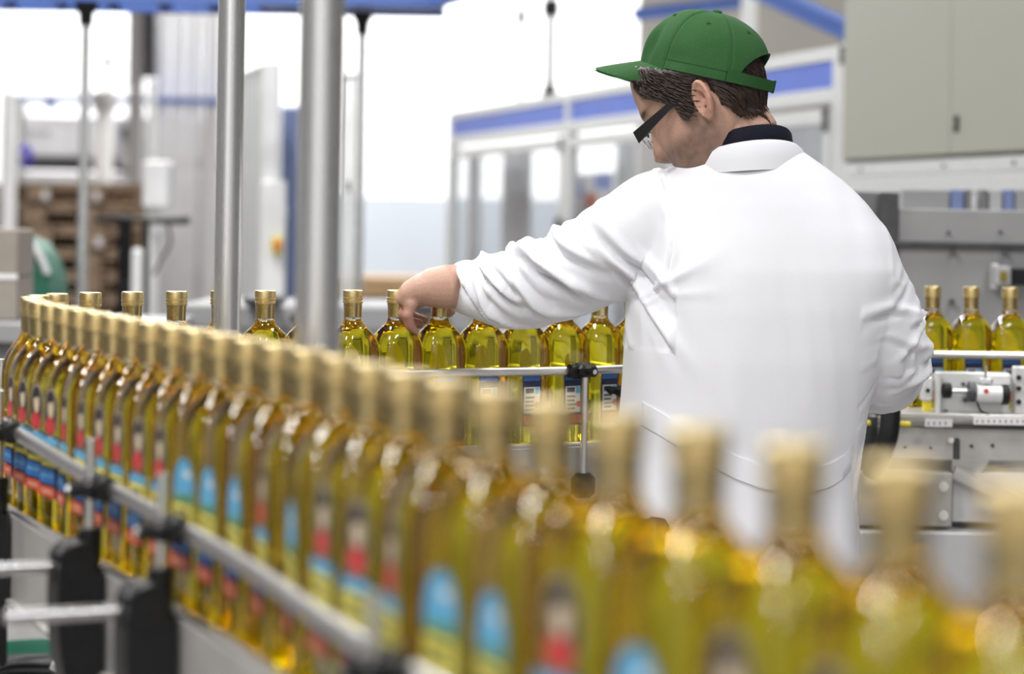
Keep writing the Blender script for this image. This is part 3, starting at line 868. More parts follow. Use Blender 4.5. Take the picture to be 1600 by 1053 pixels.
MB().tube([gp(.103, -.011, .006), gp(.107, 0, .008), gp(.103, .011, .006)], .0015, 6).build('bridge', 'glasses_black', gr_)
# --- coat
TORSO = [(222, 1092, 1236, .070), (240, 1074, 1262, .082), (262, 1046, 1292, .094), (285, 1024, 1322, .104), (320, 1006, 1354, .117), (370, 994, 1390, .130), (430, 987, 1408, .139),
         (480, 983, 1398, .143), (560, 975, 1378, .143), (640, 971, 1352, .138), (700, 966, 1338, .134), (770, 960, 1335, .138), (850, 955, 1338, .146), (950, 948, 1343, .155), (1180, 930, 1358, .165)]
def torso_ring(py, n=64):
    l, r, dp = interp(TORSO, py); cx, hw = (l + r) / 2, (r - l) / 2
    lean = interp([(222, .030), (300, .020), (420, .004), (640, 0), (1200, .0)], py)[0]
    ring = []
    for k in range(n):
        a = 2 * pi * k / n; c, s_ = cos(a), sin(a); p = 2.25
        u = math.copysign(abs(c) ** (2 / p), c); w_ = math.copysign(abs(s_) ** (2 / p), s_)
        q = at(cx + hw * u, py, YB)
        q.y = YB + lean + dp * w_ * (1.0 if w_ > 0 else .92) - (q.x - at(1170, py, YB).x) * .12
        ring.append(q)
    return ring
cm = MB()
cm.loft([torso_ring(222 + (1180 - 222) * (i / 48)) for i in range(49)])
SL = [((1062, 336, 3.425), .072), ((1030, 346, 3.435), .080), ((985, 374, 3.435), .0775), ((945, 398, 3.44), .0735), ((905, 420, 3.45), .0695), ((865, 436, 3.462), .0680), ((828, 446, 3.475), .0665),
      ((790, 451, 3.492), .0600), ((752, 450, 3.512), .0500), ((728, 449, 3.527), .0425), ((712, 448.5, 3.537), .0385)]
sl_pts = [at(*p) for p, r in SL]
SR = [((1312, 372, 3.375), .046), ((1338, 412, 3.372), .056), ((1362, 455, 3.37), .0585), ((1378, 500, 3.372), .0600), ((1386, 548, 3.385), .0595), ((1386, 578, 3.41), .0575), ((1372, 594, 3.45), .054), ((1352, 600, 3.51), .047), ((1335, 603, 3.57), .042)]
cm.tube(catmull([at(*p) for p, r in SL], 4), [interp([(i, r) for i, (p, r) in enumerate(SL)], j / 4)[0] for j in range(4 * (len(SL) - 1) + 1)], 32)
cm.tube(catmull([at(*p) for p, r in SR], 4), [interp([(i, r) for i, (p, r) in enumerate(SR)], j / 4)[0] for j in range(4 * (len(SR) - 1) + 1)], 32)
coat_me = remeshed(cm, .0042, 10, .5)
# folds of the cloth, pushed into the surface along its normals
def arm_coord(p, C):
    """(arc length, angle, distance) of p about the polyline C"""
    best = None; L = 0
    for a, b in zip(C, C[1:]):
        ab = b - a; l = ab.length; t = min(1, max(0, (p - a).dot(ab) / (l * l))); q = a + ab * t; d = (p - q).length
        if best is None or d < best[0]: best = (d, L + t * l, q, ab / l)
        L += l
    d, s_, q, t = best
    e1 = (UP - t * UP.dot(t)).normalized(); e2 = t.cross(e1); v = p - q
    return s_, atan2(v.dot(e2), v.dot(e1)), d
C_L = [p for p in sl_pts]; C_R = [at(*p) for p, r in SR]
len_l = sum((b - a).length for a, b in zip(C_L, C_L[1:]))
def ridge(x, w): return exp(-(x / w) ** 2)
rf = random.Random(21)
# folds on the reaching sleeve: (position along arm, slope per radian, centre angle, angular width, width, height)
FL = [(.085, .030, -1.9, .8, .010, .0075), (.110, .028, -2.2, .9, .009, .007), (.150, .040, -1.3, 1.0, .011, .007), (.178, .035, -.7, .9, .010, .0075), (.200, .045, -1.6, 1.1, .010, .0085),
      (.225, .040, -.9, 1.1, .0095, .0085), (.245, .050, -1.9, 1.0, .0095, .0085), (.262, .038, -.6, 1.0, .009, .0075), (.283, .046, -1.5, 1.1, .009, .0085), (.300, .040, -2.2, .8, .008, .007), (.318, .034, -1.0, .9, .008, .006),
      (.335, .030, -1.9, .7, .0075, .005), (.352, .025, -1.2, .6, .007, .004)]
FL += [(s_ + rf.uniform(-.01, .01), sl, -a, wd, w, h_) for s_, sl, a, wd, w, h_ in FL[2:10]]
FR = [(.10, .02, 1.2, .8, .009, .005), (.135, -.025, 1.0, 1.0, .009, .007), (.160, .03, 1.6, 1.0, .009, .008), (.185, -.03, 1.2, 1.1, .009, .008), (.205, .02, 1.9, 1.0, .0085, .008), (.228, -.02, 1.4, 1.1, .0085, .008), (.25, .02, 2.2, .9, .008, .006)]
def wrapa(a): return (a + pi) % (2 * pi) - pi
SEAM = [at(1030, 268, YB), at(1040, 300, YB), at(1046, 345, YB), at(1045, 395, YB), at(1034, 440, YB), at(1012, 468, YB)]
SEAM_R = [at(1372, 322, YB), at(1380, 380, YB), at(1378, 440, YB), at(1368, 500, YB), at(1352, 560, YB)]
def seg_d2(x, z, C):
    best = 9
    for a, b in zip(C, C[1:]):
        ax, az, bx_, bz = a.x, a.z, b.x, b.z; dx, dz = bx_ - ax, bz - az; l2 = dx * dx + dz * dz
        t = min(1, max(0, ((x - ax) * dx + (z - az) * dz) / l2)); d = sqrt((x - ax - dx * t) ** 2 + (z - az - dz * t) ** 2)
        if d < best: best = d; cr_ = (x - ax) * dz - (z - az) * dx
    return best, cr_
XL, XR = at(1010, 400, YB).x, at(1330, 400, YB).x
ARMPIT = at(1000, 462, YB)
def fold(p, nrm):
    d = 0.0
    if p.x < at(1050, 400, YB).x and p.z > at(900, 540, YB).z:
        s_, a, dd = arm_coord(p, C_L)
        if s_ > .02:
            env = sstep(.03, .10, s_) * sstep(len_l - .004, len_l - .03, s_)
            for s0, sl, a0, wd, w, h_ in FL:
                da = wrapa(a - a0)
                if abs(da) < wd * 1.6:
                    wob = .006 * sin(da * 3 + s0 * 90)
                    x = s_ - s0 - sl * da - wob
                    if abs(x) < w * 4: d += env * gs(da, wd) * h_ * 1.5 * (ridge(x, w * .9) - .8 * ridge(x - w * 1.5, w * .65))
            d += env * .0025 * noise.noise(Vector((s_ * 30, a * 1.2, 1.7)))
    if p.x > XR:
        s_, a, dd = arm_coord(p, C_R)
        if s_ > .02:
            env = sstep(.04, .10, s_)
            for s0, sl, a0, wd, w, h_ in FR:
                for a1 in (a0, -a0):
                    da = wrapa(a - a1)
                    if abs(da) < wd * 1.6:
                        x = s_ - s0 - sl * da - .005 * sin(da * 3 + s0 * 70)
                        if abs(x) < w * 4: d += env * gs(da, wd) * h_ * .85 * (ridge(x, w * .9) - .8 * ridge(x - w * 1.5, w * .65))
    if nrm.y < .3:                                                  # back of the coat: slack vertical folds, seams
        t = (p.z - .9) / .5
        d += .0030 * noise.noise(Vector((p.x * 30 + p.z * 4, 2.0, p.z * 5))) * sstep(1.52, 1.35, p.z)
        d += .0045 * noise.noise(Vector((p.x * 13 - p.z * 1.5, 7.0, p.z * 2.0))) * sstep(1.45, 1.1, p.z)
        # drag lines fanning out of the armpit
        v = p - ARMPIT; r = sqrt(v.x ** 2 + v.z ** 2)
        if r < .20 and v.x > -.01:
            an = atan2(v.z, v.x)
            for a0, h_ in ((.55, .005), (.10, .002), (-.95, .003), (-1.25, .004), (-1.5, .003)):
                d += h_ * gs(wrapa(an - a0), .11) * sstep(.0, .03, r) * sstep(.17, .04, r)
        sd, sg = seg_d2(p.x, p.z, SEAM)
        if sd < .02: d += .0034 * ridge(sd - .004, .0040) - .0030 * ridge(sd + .001, .003)
        sd, sg = seg_d2(p.x, p.z, SEAM_R)
        if sd < .02: d += .0010 * ridge(sd, .004)
    return d
nr = [v.normal.copy() for v in coat_me.vertices]
new = []
for v, n_ in zip(coat_me.vertices, nr):
    q = v.co + n_ * fold(v.co, n_); new += [q.x, q.y, q.z]
coat_me.vertices.foreach_set('co', new); coat_me.update()
# open the sleeve ends and hem: drop faces of the cuff disc
bm = bmesh.new(); bm.from_mesh(coat_me)
cuff_c, cuff_t = at(*SL[-1][0]), (at(*SL[-1][0]) - at(*SL[-2][0])).normalized()
dead = [f for f in bm.faces if (f.calc_center_median() - cuff_c).dot(cuff_t) > -.004 and (f.calc_center_median() - cuff_c).length < .06]
dead += [f for f in bm.faces if f.calc_center_median().z < at(1100, 1180, YB).z + .012]
bmesh.ops.delete(bm, geom=dead, context='FACES'); bm.to_mesh(coat_me); bm.free()
coat = finish(coat_me, 'coat', 'coat_cotton', man)
sm = coat.modifiers.new('cloth_thickness', 'SOLIDIFY'); sm.thickness = .0022; sm.offset = -1
# cuff hem
def ring_strip(c, t, r0, w, th_, name, n=40, rz=1.0):
    e1 = (UP - t * UP.dot(t)).normalized(); e2 = t.cross(e1); rings = []
    for k in range(n):
        a = 2 * pi * k / n; o = e1 * (cos(a) * rz) + e2 * sin(a); p = c + o * r0
        rings.append([p - t * w / 2, p + t * w / 2, p + t * w / 2 + o * th_, p - t * w / 2 + o * th_])
    rings.append(rings[0]); return MB().loft(rings, caps=False)
# surface lookup on the coat for belt and collar
from mathutils.bvhtree import BVHTree
dgc = bpy.context.evaluated_depsgraph_get()
bv = BVHTree.FromPolygons([v.co + root_loc(man) for v in coat_me.vertices], [tuple(p.vertices) for p in coat_me.polygons])
def on_back(px, py, lift):
    o = at(px, py, 3.0); d = (o - Vector((0, 0, HC))).normalized(); h_ = bv.ray_cast(o, d)
    return (h_[0] - d * lift) if h_[0] else at(px, py, YB)
# half belt at the waist
belt_top = [(1003, 628), (1030, 643), (1070, 668), (1110, 691), (1150, 712), (1190, 727), (1230, 735), (1270, 733), (1300, 724), (1320, 711), (1331, 697)]
rows = []
for t_ in range(61):
    i = t_ / 60 * (len(belt_top) - 1); a, b = belt_top[int(min(i, len(belt_top) - 2))], belt_top[int(min(i, len(belt_top) - 2)) + 1]; f_ = i - int(min(i, len(belt_top) - 2))
    x, y = a[0] + (b[0] - a[0]) * f_, a[1] + (b[1] - a[1]) * f_
    rows.append([on_back(x, y, -.003), on_back(x, y, .0030), on_back(x - .5, y + 18, .0036), on_back(x - 1, y + 36, .0030), on_back(x - 1, y + 36, -.003)])
MB().loft(rows, caps=True, closed=True).build('half_belt', 'coat_cotton', coat, 50)
# turned-down coat collar and the knitted collar inside it
def neck_ring(cx, cy, hw, dep, rise, tiltx, Y, n=56, z_front=0.0):
    """ring round the neck: rise lifts the nape side (towards the camera)"""
    out = []
    for k in range(n):
        a = 2 * pi * k / n; q = at(cx + hw * cos(a), cy + tiltx * cos(a), Y); q.y = Y + dep * sin(a); q.z -= rise * sin(a) ; out.append(q)
    return out
def band(name, rr, m, parent, th_=.003):
    inner_ = []
    for r in rr:
        c = sum(r, Vector()) / len(r); inner_.append([p + (c - p).normalized() * th_ for p in r])
    return MB().loft(rr + inner_[::-1] + [rr[0]], caps=False).build(name, m, parent, 60)
Yn = YB + .022
band('collar', [neck_ring(1164, 252, 82, .082, .016, -8, Yn), neck_ring(1165, 245, 84, .084, .022, -9, Yn), neck_ring(1166, 247, 88, .090, .018, -8, Yn), neck_ring(1168, 260, 93, .092, .010, -6, Yn), neck_ring(1169, 272, 96, .093, .004, -5, Yn)], 'coat_cotton', coat)
band('shirt_collar', [neck_ring(1160, 262, 80, .080, .012, -8, Yn), neck_ring(1159, 242, 80, .078, .020, -12, Yn), neck_ring(1158, 230, 79, .076, .026, -14, Yn), neck_ring(1158, 227, 77, .073, .026, -14, Yn)], 'navy_knit', man, .004)
# trousers and shoes below the coat
tr = MB()
hip = at(1150, 800, YB)
for sgn in (-1, 1):
    x = hip.x + sgn * .10
    tr.tube([(hip.x + sgn * .07, YB, .93), (x, YB, .80), (x + sgn * .01, YB - .01, .50), (x + sgn * .015, YB - .02, .10), (x + sgn * .015, YB - .02, .055)], [.105, .10, .075, .062, .064], 20)
tr_me = remeshed(tr, .012, 4); finish(tr_me, 'trousers', 'trouser_cloth', man)
for sgn in (-1, 1):
    x = hip.x + sgn * .115; g = MB()
    g.loft([[Vector((x + w * cos(2 * pi * k / 16), YB + .04 + l * sin(2 * pi * k / 16) + sh, z)) for k in range(16)] for z, w, l, sh in ((0, .046, .135, 0), (.02, .048, .138, 0), (.045, .045, .125, -.004), (.07, .040, .075, -.045), (.10, .040, .050, -.065))])
    g.build('shoe', 'shoe_leather', man)
mat('amber_plastic', (0.20, 0.16, 0.02), 0.3, scale=30, var=0.2)
# ------------------------------------------------------------------ steel poles in and behind the conveyor
def steel_pole(px, Y, dia, z1, label, group=None, m='brushed_steel', foot=True):
    c = at(px, 350, Y); t = thing('steel_pole', label, 'pole', (c.x, Y, 0), group)
    MB().lathe([(dia / 2, .004), (dia / 2, z1)], (c.x, Y, 0), 40).build('tube', m, t)
    if foot:
        MB().lathe([(dia * 1.5, 0), (dia * 1.5, .008), (dia * .62, .010), (dia * .62, .05), (dia * .52, .052)], (c.x, Y, 0), 28).build('base_flange', 'steel', t)
        for k in range(4): MB().cyl((c.x + dia * 1.1 * cos(k * pi / 2 + .6), Y + dia * 1.1 * sin(k * pi / 2 + .6), .008), (c.x + dia * 1.1 * cos(k * pi / 2 + .6), Y + dia * 1.1 * sin(k * pi / 2 + .6), .016), .006, 6).build('flange_bolt', 'steel', t)
    return t
steel_pole(357, 3.0, .0365, 2.6, 'slim brushed steel pole in focus behind the front bottle row')
steel_pole(498.5, 2.12, .0430, 2.6, 'thick out-of-focus steel pole rising behind the front bottle row')

# ------------------------------------------------------------------ overhead conveyor on thin poles
YG = 8.0
gz = at(300, 6, YG).z
gan = thing('overhead_conveyor', 'blue overhead conveyor frame running along the top edge of the hall', 'conveyor', (at(300, 12, YG).x, YG, gz))
xl, xr = at(-60, 12, YG).x, at(690, 12, YG).x
MB().bx(xl, xr, YG - .02, YG + .02, gz, gz + .10, .004).build('side_beam', 'blue_paint', gan)
MB().bx(xl, xr, YG + .36, YG + .40, gz, gz + .10, .004).build('side_beam', 'blue_paint', gan)
for i in range(9):
    x = xl + .1 + (xr - xl - .2) * i / 8; MB().bx(x - .02, x + .02, YG + .02, YG + .36, gz + .02, gz + .07).build('cross_bar', 'blue_paint', gan)
p0, p1 = Vector((xr - .02, YG, gz + .05)), at(800, -22, 7.2)
p1.z = gz + .05
d_ = (p1 - p0); L_ = d_.length; R_ = Matrix.Rotation(atan2(d_.y, d_.x), 3, 'Z')
MB().box((p0 + p1) / 2, (L_ + .1, .04, .10), R_, .004).build('side_beam', 'blue_paint', gan)
MB().bx(at(400, 10, YG).x, xr, YG + .02, YG + .36, gz + .012, gz + .018).build('drip_tray', 'blue_paint', gan)
def thin_pole(px, Y, dia, z0, z1, label, head=True, m='steel', foot=False):
    c = at(px, 250, Y); t = thing('support_pole', label, 'pole', (c.x, Y, z0), 'thin support poles of the overhead conveyor')
    MB().lathe([(dia / 2, z0), (dia / 2, z1)], (c.x, Y, 0), 20).build('tube', m, t)
    if head: MB().lathe([(dia * .62, z1 - .085), (dia * .72, z1 - .08), (dia * .75, z1 - .045), (dia * 1.15, z1 - .02), (dia * 1.25, z1 - .001)], (c.x, Y, 0), 20).build('socket_head', 'black_plastic', t)
    if foot: MB().lathe([(dia * 1.15, z0), (dia * 1.1, z0 + .015), (dia * .7, z0 + .035), (dia * .6, z0 + .05)], (c.x, Y, 0), 16).build('socket_foot', 'black_plastic', t)
    return t
thin_pole(131, YG, .036, 0, gz, 'thin steel pole with black socket in front of the pallet stack', m='brushed_steel')
thin_pole(563, YG + .2, .032, 0, gz, 'thin steel pole with black socket left of the glazed machine guard', m='brushed_steel')

# ------------------------------------------------------------------ glazed machine guard seen obliquely, electrical cabinet on its near end
GA, GB_ = Vector((-.346, 12.1, 0)), Vector((1.406, 6.15, 0))
gd = (GB_ - GA).normalized(); GL = (GB_ - GA).length; GROT = atan2(gd.y, gd.x)
def u_px(px):
    lo, hi = -1.0, GL + 1.5
    for _ in range(50):
        m_ = (lo + hi) / 2; q = to_px(GA + gd * m_ + Vector((0, 0, 1.6)))[0]
        if q < px: lo = m_
        else: hi = m_
    return (lo + hi) / 2
Z0 = (0, 0, 0)
grd = thing('machine_guard', 'aluminium framed machine guard with blue top panels and clear panes', 'machine guard', GA, rotz=GROT)
us = [0.0, u_px(884), u_px(1078), u_px(1304)]
for u in us: MB().bx(u - .03, u + .03, 0, .05, 0, 1.965, .003).build('post', 'aluminium', grd, origin=Z0)
MB().bx(0, us[3], .004, .05, 1.925, 1.97, .003).build('top_rail', 'aluminium', grd, origin=Z0)
for a, b in zip(us, us[1:]):
    MB().bx(a + .03, b - .03, .012, .030, 1.835, 1.925).build('blue_panel', 'blue_panel', grd, origin=Z0)
    MB().bx(a + .03, b - .03, .0, .05, 1.785, 1.835, .003).build('middle_rail', 'aluminium', grd, origin=Z0)
    MB().bx(a + .06, b - .06, -.006, .03, 1.715, 1.765, .003).build('door_rail', 'aluminium', grd, origin=Z0)
    MB().bx(a + .035, a + .085, -.006, .03, .82, 1.765, .003).build('door_stile', 'aluminium', grd, origin=Z0)
    MB().bx(b - .085, b - .035, -.006, .03, .82, 1.765, .003).build('door_stile', 'aluminium', grd, origin=Z0)
    MB().bx(a + .085, b - .085, .008, .013, .85, 1.715).build('pane', 'acrylic_pane', grd, origin=Z0)
    MB().bx(a + .03, b - .03, .0, .05, .77, .82, .003).build('lower_rail', 'aluminium', grd, origin=Z0)
    MB().bx(a + .03, b - .03, .012, .030, .08, .77).build('base_panel', 'light_grey_paint', grd, origin=Z0)
for u in (us[1] - .05, us[2] - .05, us[3] - .05):
    h_ = MB().bx(u - .012, u + .012, -.03, -.006, 1.25, 1.40, .004).build('door_handle', 'black_plastic', grd, origin=Z0)
    MB().bx(u - .03, u + .01, -.012, -.004, 1.69, 1.77).build('hinge', 'dark_metal', grd, origin=Z0)
# the filler inside the guard
fil = thing('filling_machine', 'grey filling machine columns and panels behind the clear guard panes', 'machine', GA, rotz=GROT)
MB().bx(.0, 4.6, 1.25, 1.30, 0, 1.9).build('back_panel', 'light_grey_paint', fil, origin=Z0)
def u_in(px, y_):
    lo, hi = -1.0, GL + 1.5; off = Vector((-gd.y, gd.x, 0)) * y_
    for _ in range(50):
        m_ = (lo + hi) / 2
        if to_px(GA + off + gd * m_ + Vector((0, 0, 1.4)))[0] < px: lo = m_
        else: hi = m_
    return (lo + hi) / 2
for pa, pb in ((783, 814), (960, 974), (728, 736)):
    u, w = u_in(pa, .30), u_in(pb, .30) - u_in(pa, .30); MB().bx(u, u + w, .30, .36, 0, 1.78, .01).build('column', 'light_grey_paint', fil, origin=Z0)
MB().bx(2.95, 3.15, .5, .7, 0, 1.45).build('column', 'blue_panel', fil, origin=Z0)
for u in (3.7, 4.35): MB().bx(u, u + .35, .6, .9, 0, 1.45, .01).build('housing', 'grey_paint', fil, origin=Z0)
MB().bx(2.3, 4.8, .35, 1.2, .70, .95, .01).build('machine_table', 'plate_steel', fil, origin=Z0)
pst = MB().bx(1.92, 2.42, .10, .115, 1.36, 1.60).build('notice_board', 'white_paint', fil, origin=Z0)
for (a, b, c, d, m_) in ((1.92, 2.42, 1.36, 1.41, 'blue_panel'), (2.2, 2.42, 1.53, 1.60, 'blue_panel'), (1.92, 2.02, 1.50, 1.57, 'blue_panel'), (2.08, 2.22, 1.44, 1.51, 'orange_plastic')):
    MB().bx(a, b, .095, .10, c, d).build('printed_field', m_, pst, origin=Z0)
# electrical cabinet
cab = thing('electrical_cabinet', 'grey-green electrical cabinet with two doors above the aluminium rail', 'cabinet', GA, rotz=GROT)
u0, u1, u2 = u_px(1320), u_px(1489.5), u_px(1690)
zb = 1.585
MB().bx(u0, u2, .02, .50, zb, 2.75).build('body', 'cabinet_paint', cab, origin=Z0)
for a, b in ((u0 + .003, u1 - .002), (u1 + .002, u2 - .003)):
    dr = MB().bx(a, b, -.012, .018, zb + .006, 2.74, .004).build('door', 'cabinet_paint', cab, origin=Z0)
    if a > u1:
        MB().bx(a + .028, a + .052, -.018, -.010, 1.655, 1.705, .003).build('lock_plate', 'black_plastic', dr, origin=Z0)
        MB().bx(a + .037, a + .043, -.022, -.017, 1.672, 1.690, .001).build('key_slot', 'steel', dr, origin=Z0)
g_ = thing('cabinet_frame', 'white aluminium frame carrying the grey-green electrical cabinet', 'frame', GA, rotz=GROT)
MB().bx(us[3] + .035, us[3] + .075, .0, .05, 0, 1.975, .003).build('post', 'aluminium', g_, origin=Z0)
MB().bx(us[3] + .075, u2 + .3, -.01, .05, zb - .047, zb - .005, .003).build('rail', 'aluminium', g_, origin=Z0)
MB().bx(us[3] + .075, u2 + .3, -.02, .05, zb - .105, zb - .050, .003).build('rail', 'aluminium', g_, origin=Z0)
for u in (u_px(1350), u_px(1480), u_px(1590)): MB().bx(u - .006, u + .006, -.013, -.008, zb - .032, zb - .020).build('slot_nut', 'dark_metal', g_, origin=Z0)
MB().bx(us[3] + .03, us[3] + .08, -.004, .0, 1.905, 1.965).build('corner_bracket', 'dark_metal', g_, origin=Z0)
MB().bx(u2 + .2, u2 + .25, .0, .05, 0, zb - .05, .003).build('post', 'aluminium', g_, origin=Z0)

# poles standing on top of the guard
def top_pole(px, dia, label, foot, m='steel'):
    u = u_px(px); q = GA + gd * u + Vector((.02, .0, 0)); t = thing('support_pole', label, 'pole', (q.x, q.y, 1.97), 'thin support poles of the overhead conveyor')
    MB().lathe([(dia / 2, 1.97), (dia / 2, 4.2)], (q.x, q.y, 0), 18).build('tube', m, t)
    if foot: MB().lathe([(dia * 1.0, 1.97), (dia * .95, 1.985), (dia * .62, 2.0), (dia * .6, 2.02)], (q.x, q.y, 0), 16).build('socket_foot', 'black_plastic', t)
    for zz in (2.32,): MB().lathe([(dia * .95, zz + .02), (dia * .95, zz + .09)], (q.x, q.y, 0), 16).build('collar', 'black_plastic', t)
top_pole(850, .040, 'short pole with black foot standing on the glazed machine guard', True, 'brushed_steel')
top_pole(804, .022, 'thin grey rod rising from the glazed guard beside the black-footed pole', False, 'aluminium')
c = at(1170, 40, 11.0)
t = thing('roof_strut', 'light grey upright behind the green cap', 'strut', (c.x, 11, 0))
MB().bx(c.x - .035, c.x + .035, 10.97, 11.03, 0, 4.5).build('upright', 'aluminium', t)
def strut(a, b, w, label):
    a, b = Vector(a), Vector(b); t = thing('blue_beam', label, 'beam', a)
    d = b - a; R = d.to_track_quat('X', 'Z').to_matrix()
    MB().box((a + b) / 2, (d.length, w * .6, w), R, .004).build('web', 'blue_paint', t)
    MB().box((a + b) / 2 + Vector((0, 0, w / 2)), (d.length, w * 1.2, w * .12), R).build('flange', 'blue_paint', t)
strut(at(1150, -30, 10.4), at(1330, 52, 9.6), .075, 'blue steel beam sloping down towards the grey-green cabinet')
strut(at(990, 24, 11.6), at(1170, 2, 11.4), .06, 'blue steel beam beyond the front of the green cap')

# ------------------------------------------------------------------ labelling station to the right of the worker
lab_ = thing('labelling_machine', 'steel labelling machine with adjusting head behind the worker', 'machine', (at(1500, 600, 4.1).x, 4.12, 0))
YL = 4.05
MB().pbox(1388, 647, 1640, 656, YL - .02, YL + .11, .002).build('table_plate', 'plate_steel', lab_)
for a, b, y0 in ((1446, 1488, 655), (1522, 1610, 652)):
    r_ = MB().pbox(a, y0, b, y0 + 12, YL - .026, YL - .020).build('ruler', 'white_paint', lab_)
    g = MB(); x = a + 4
    while x < b - 3: g.pbox(x, y0 + 4, x + 1.3, y0 + 9, YL - .027, YL - .0262); x += 9
    g.build('ruler_marks', 'dark_metal', r_)
MB().pbox(1360, 668, 1640, 720, YL + .0, YL + .02, .002).build('apron_plate', 'plate_steel', lab_)
MB().pbox(1478, 664, 1640, 671, YL - .01, YL + .0).build('shadow_strip', 'dark_metal', lab_)  # dark strip standing in for the shadow under the table plate
sl = MB(); sl.pbox(1490, 690, 1500, 719, YL - .004, YL + .001, .002); sl.cyl(at(1495, 689, YL - .004), at(1495, 689, YL + .001), 5 * YL / F_PX, 14); sl.build('slot', 'dark_metal', lab_)
MB().cyl(at(1486, 688, YL - .012), at(1486, 688, YL), .0055, 14).build('bolt', 'steel', lab_)
for x, y, r in ((1518, 697, 3.2), (1551, 696, 3.2), (1414, 699, 2.2), (1454, 700, 2.2), (1532, 724, 2.4)): MB().cyl(at(x, y, YL - .003), at(x, y, YL + .001), r * YL / F_PX, 10).build('screw_hole', 'dark_metal', lab_)
k = YL / F_PX
MB().prism([(0, 0), (58, 0), (45, 22), (0, 22)], at(1488, 718, YL - .006), (k, 0, 0), (0, 0, -k), (0, .02, 0)).build('gusset', 'plate_steel', lab_)
MB().pbox(1342, 738, 1488, 822, YL - .03, YL + .01, .002).build('bearing_plate', 'plate_steel', lab_)
for y in (760, 805):
    w_ = MB().cyl(at(1474, y, YL - .036), at(1474, y, YL - .030), 8 * k, 20).build('washer', 'steel', lab_)
    MB().cyl(at(1474, y, YL - .044), at(1474, y, YL - .036), 5 * k, 6).build('bolt_head', 'steel', w_)
MB().pbox(1488, 740, 1660, 817, YL - .01, YL + .02, .002).build('side_panel', 'light_grey_paint', lab_)
st_ = at(1490, 738, YL - .02); en_ = at(1600, 790, YL - .02)
MB().tube([st_, en_], [(.006, .014), (.006, .014)], 8).build('brace', 'plate_steel', lab_)
MB().pbox(1340, 817, 1660, 832, YL + .02, YL + .06).build('gap_shadow_plate', 'dark_metal', lab_)  # dark plate standing in for the shade inside this gap
MB().pbox(1330, 832, 1660, 1400, YL - .05, YL + .05, .004).build('base_cabinet', 'light_grey_paint', lab_)
MB().pbox(1335, 655, 1362, 830, YL + .02, YL + .06, .002).build('upright_plate', 'grey_paint', lab_)
# dark curved hose guard beside the worker's elbow
g = MB(); g.tube(catmull([at(1392, 640, YL - .06), at(1388, 680, YL - .07), at(1376, 715, YL - .07), at(1362, 745, YL - .06)], 5), [(.012, .018)] * 16, 12); g.build('hose_guard', 'black_plastic', lab_)
MB().pbox(1345, 648, 1372, 740, YL - .02, YL + .02, .004).build('cover_plate', 'dark_metal', lab_)
for x, y in ((1353, 661), (1416, 663)): MB().pbox(x - 8, y - 4, x + 8, y + 4, YL - .032, YL - .02, .002).build('indicator', 'yellow_plastic', lab_)
# adjusting head
head = thing('adjusting_head', 'small aluminium adjusting head with cylinder and red dot on the steel table', 'machine part', at(1520, 652, YL + .02))
MB().pbox(1464, 582, 1578, 645.5, YL + .03, YL + .05, .002).build('mounting_plate', 'aluminium', head)
MB().pbox(1464, 582, 1470, 645.5, YL + .0, YL + .03, .001).build('plate_flange', 'aluminium', head)
def lathe_x(px0, px1, py, prof, name, m, parent, Y, n=20):
    """turned part lying along X; prof rows (fraction along, radius in px)"""
    kk = Y / F_PX; a, b = at(px0, py, Y), at(px1, py, Y)
    rings = [[a.lerp(b, f_) + Vector((0, cos(2 * pi * j / n) * r * kk, sin(2 * pi * j / n) * r * kk)) for j in range(n)] for f_, r in prof]
    return MB().loft(rings).build(name, m, parent)
YH = YL + .005
lathe_x(1472, 1487, 610, [(0, 8), (.1, 12), (.5, 12.5), (.9, 12), (1, 6)], 'knob', 'black_plastic', head, YH)
lathe_x(1486, 1513, 611, [(0, 4), (1, 4)], 'spindle', 'steel', head, YH)
lathe_x(1512, 1524, 612, [(0, 13), (.1, 16), (.9, 16), (1, 13)], 'flange', 'dark_metal', head, YH)
cy_ = lathe_x(1524, 1564, 616, [(0, 14), (.05, 14.5), (1, 14.5)], 'cylinder', 'aluminium', head, YH)
MB().cyl(at(1541, 611, YH - 15.5 * k), at(1541, 611, YH - 13 * k), 3.8 * k, 14).build('red_dot', 'red_plastic', cy_)
lathe_x(1564, 1577, 617, [(0, 14), (.1, 15.5), (.8, 15.5), (1, 11)], 'end_cap', 'black_plastic', head, YH)
for x, y, r in ((1505, 600, 3), (1508, 625, 4), (1478, 644, 4), (1572, 603, 3)): MB().cyl(at(x, y, YL + .022), at(x, y, YL + .031), r * k, 12).build('screw', 'dark_metal', head)
MB().cyl(at(1540, 596, YL + .01), at(1540, 570, YL + .01), 2.5 * k, 12).build('adjusting_screw', 'steel', head)
MB().pbox(1534, 592, 1552, 600, YL, YL + .03, .001).build('screw_block', 'aluminium', head)
MB().pbox(1547, 585, 1580, 603, YL + .0, YL + .03, .003).build('top_cover', 'white_paint', head)
g = MB(); g.tube(catmull([at(1526, 628, YH - .01), at(1534, 643, YH - .02), at(1552, 649, YH - .02), at(1580, 648, YH)], 5), .0018, 6); g.build('sensor_cable', 'black_plastic', head)
sb = thing('sensor_block', 'grey sensor block with red button beside the worker\'s elbow', 'sensor', at(1448, 648, YL + .03))
MB().pbox(1441, 588, 1458, 627, YL + .02, YL + .05, .003).build('housing', 'aluminium', sb)
MB().cyl(at(1450, 610, YL + .015), at(1450, 610, YL + .021), 3.5 * k, 12).build('socket', 'black_plastic', sb)
MB().lathe([(.0045, 0), (.005, .004), (.004, .009)], at(1447, 588, YL + .035), 14).build('button', 'red_plastic', sb)
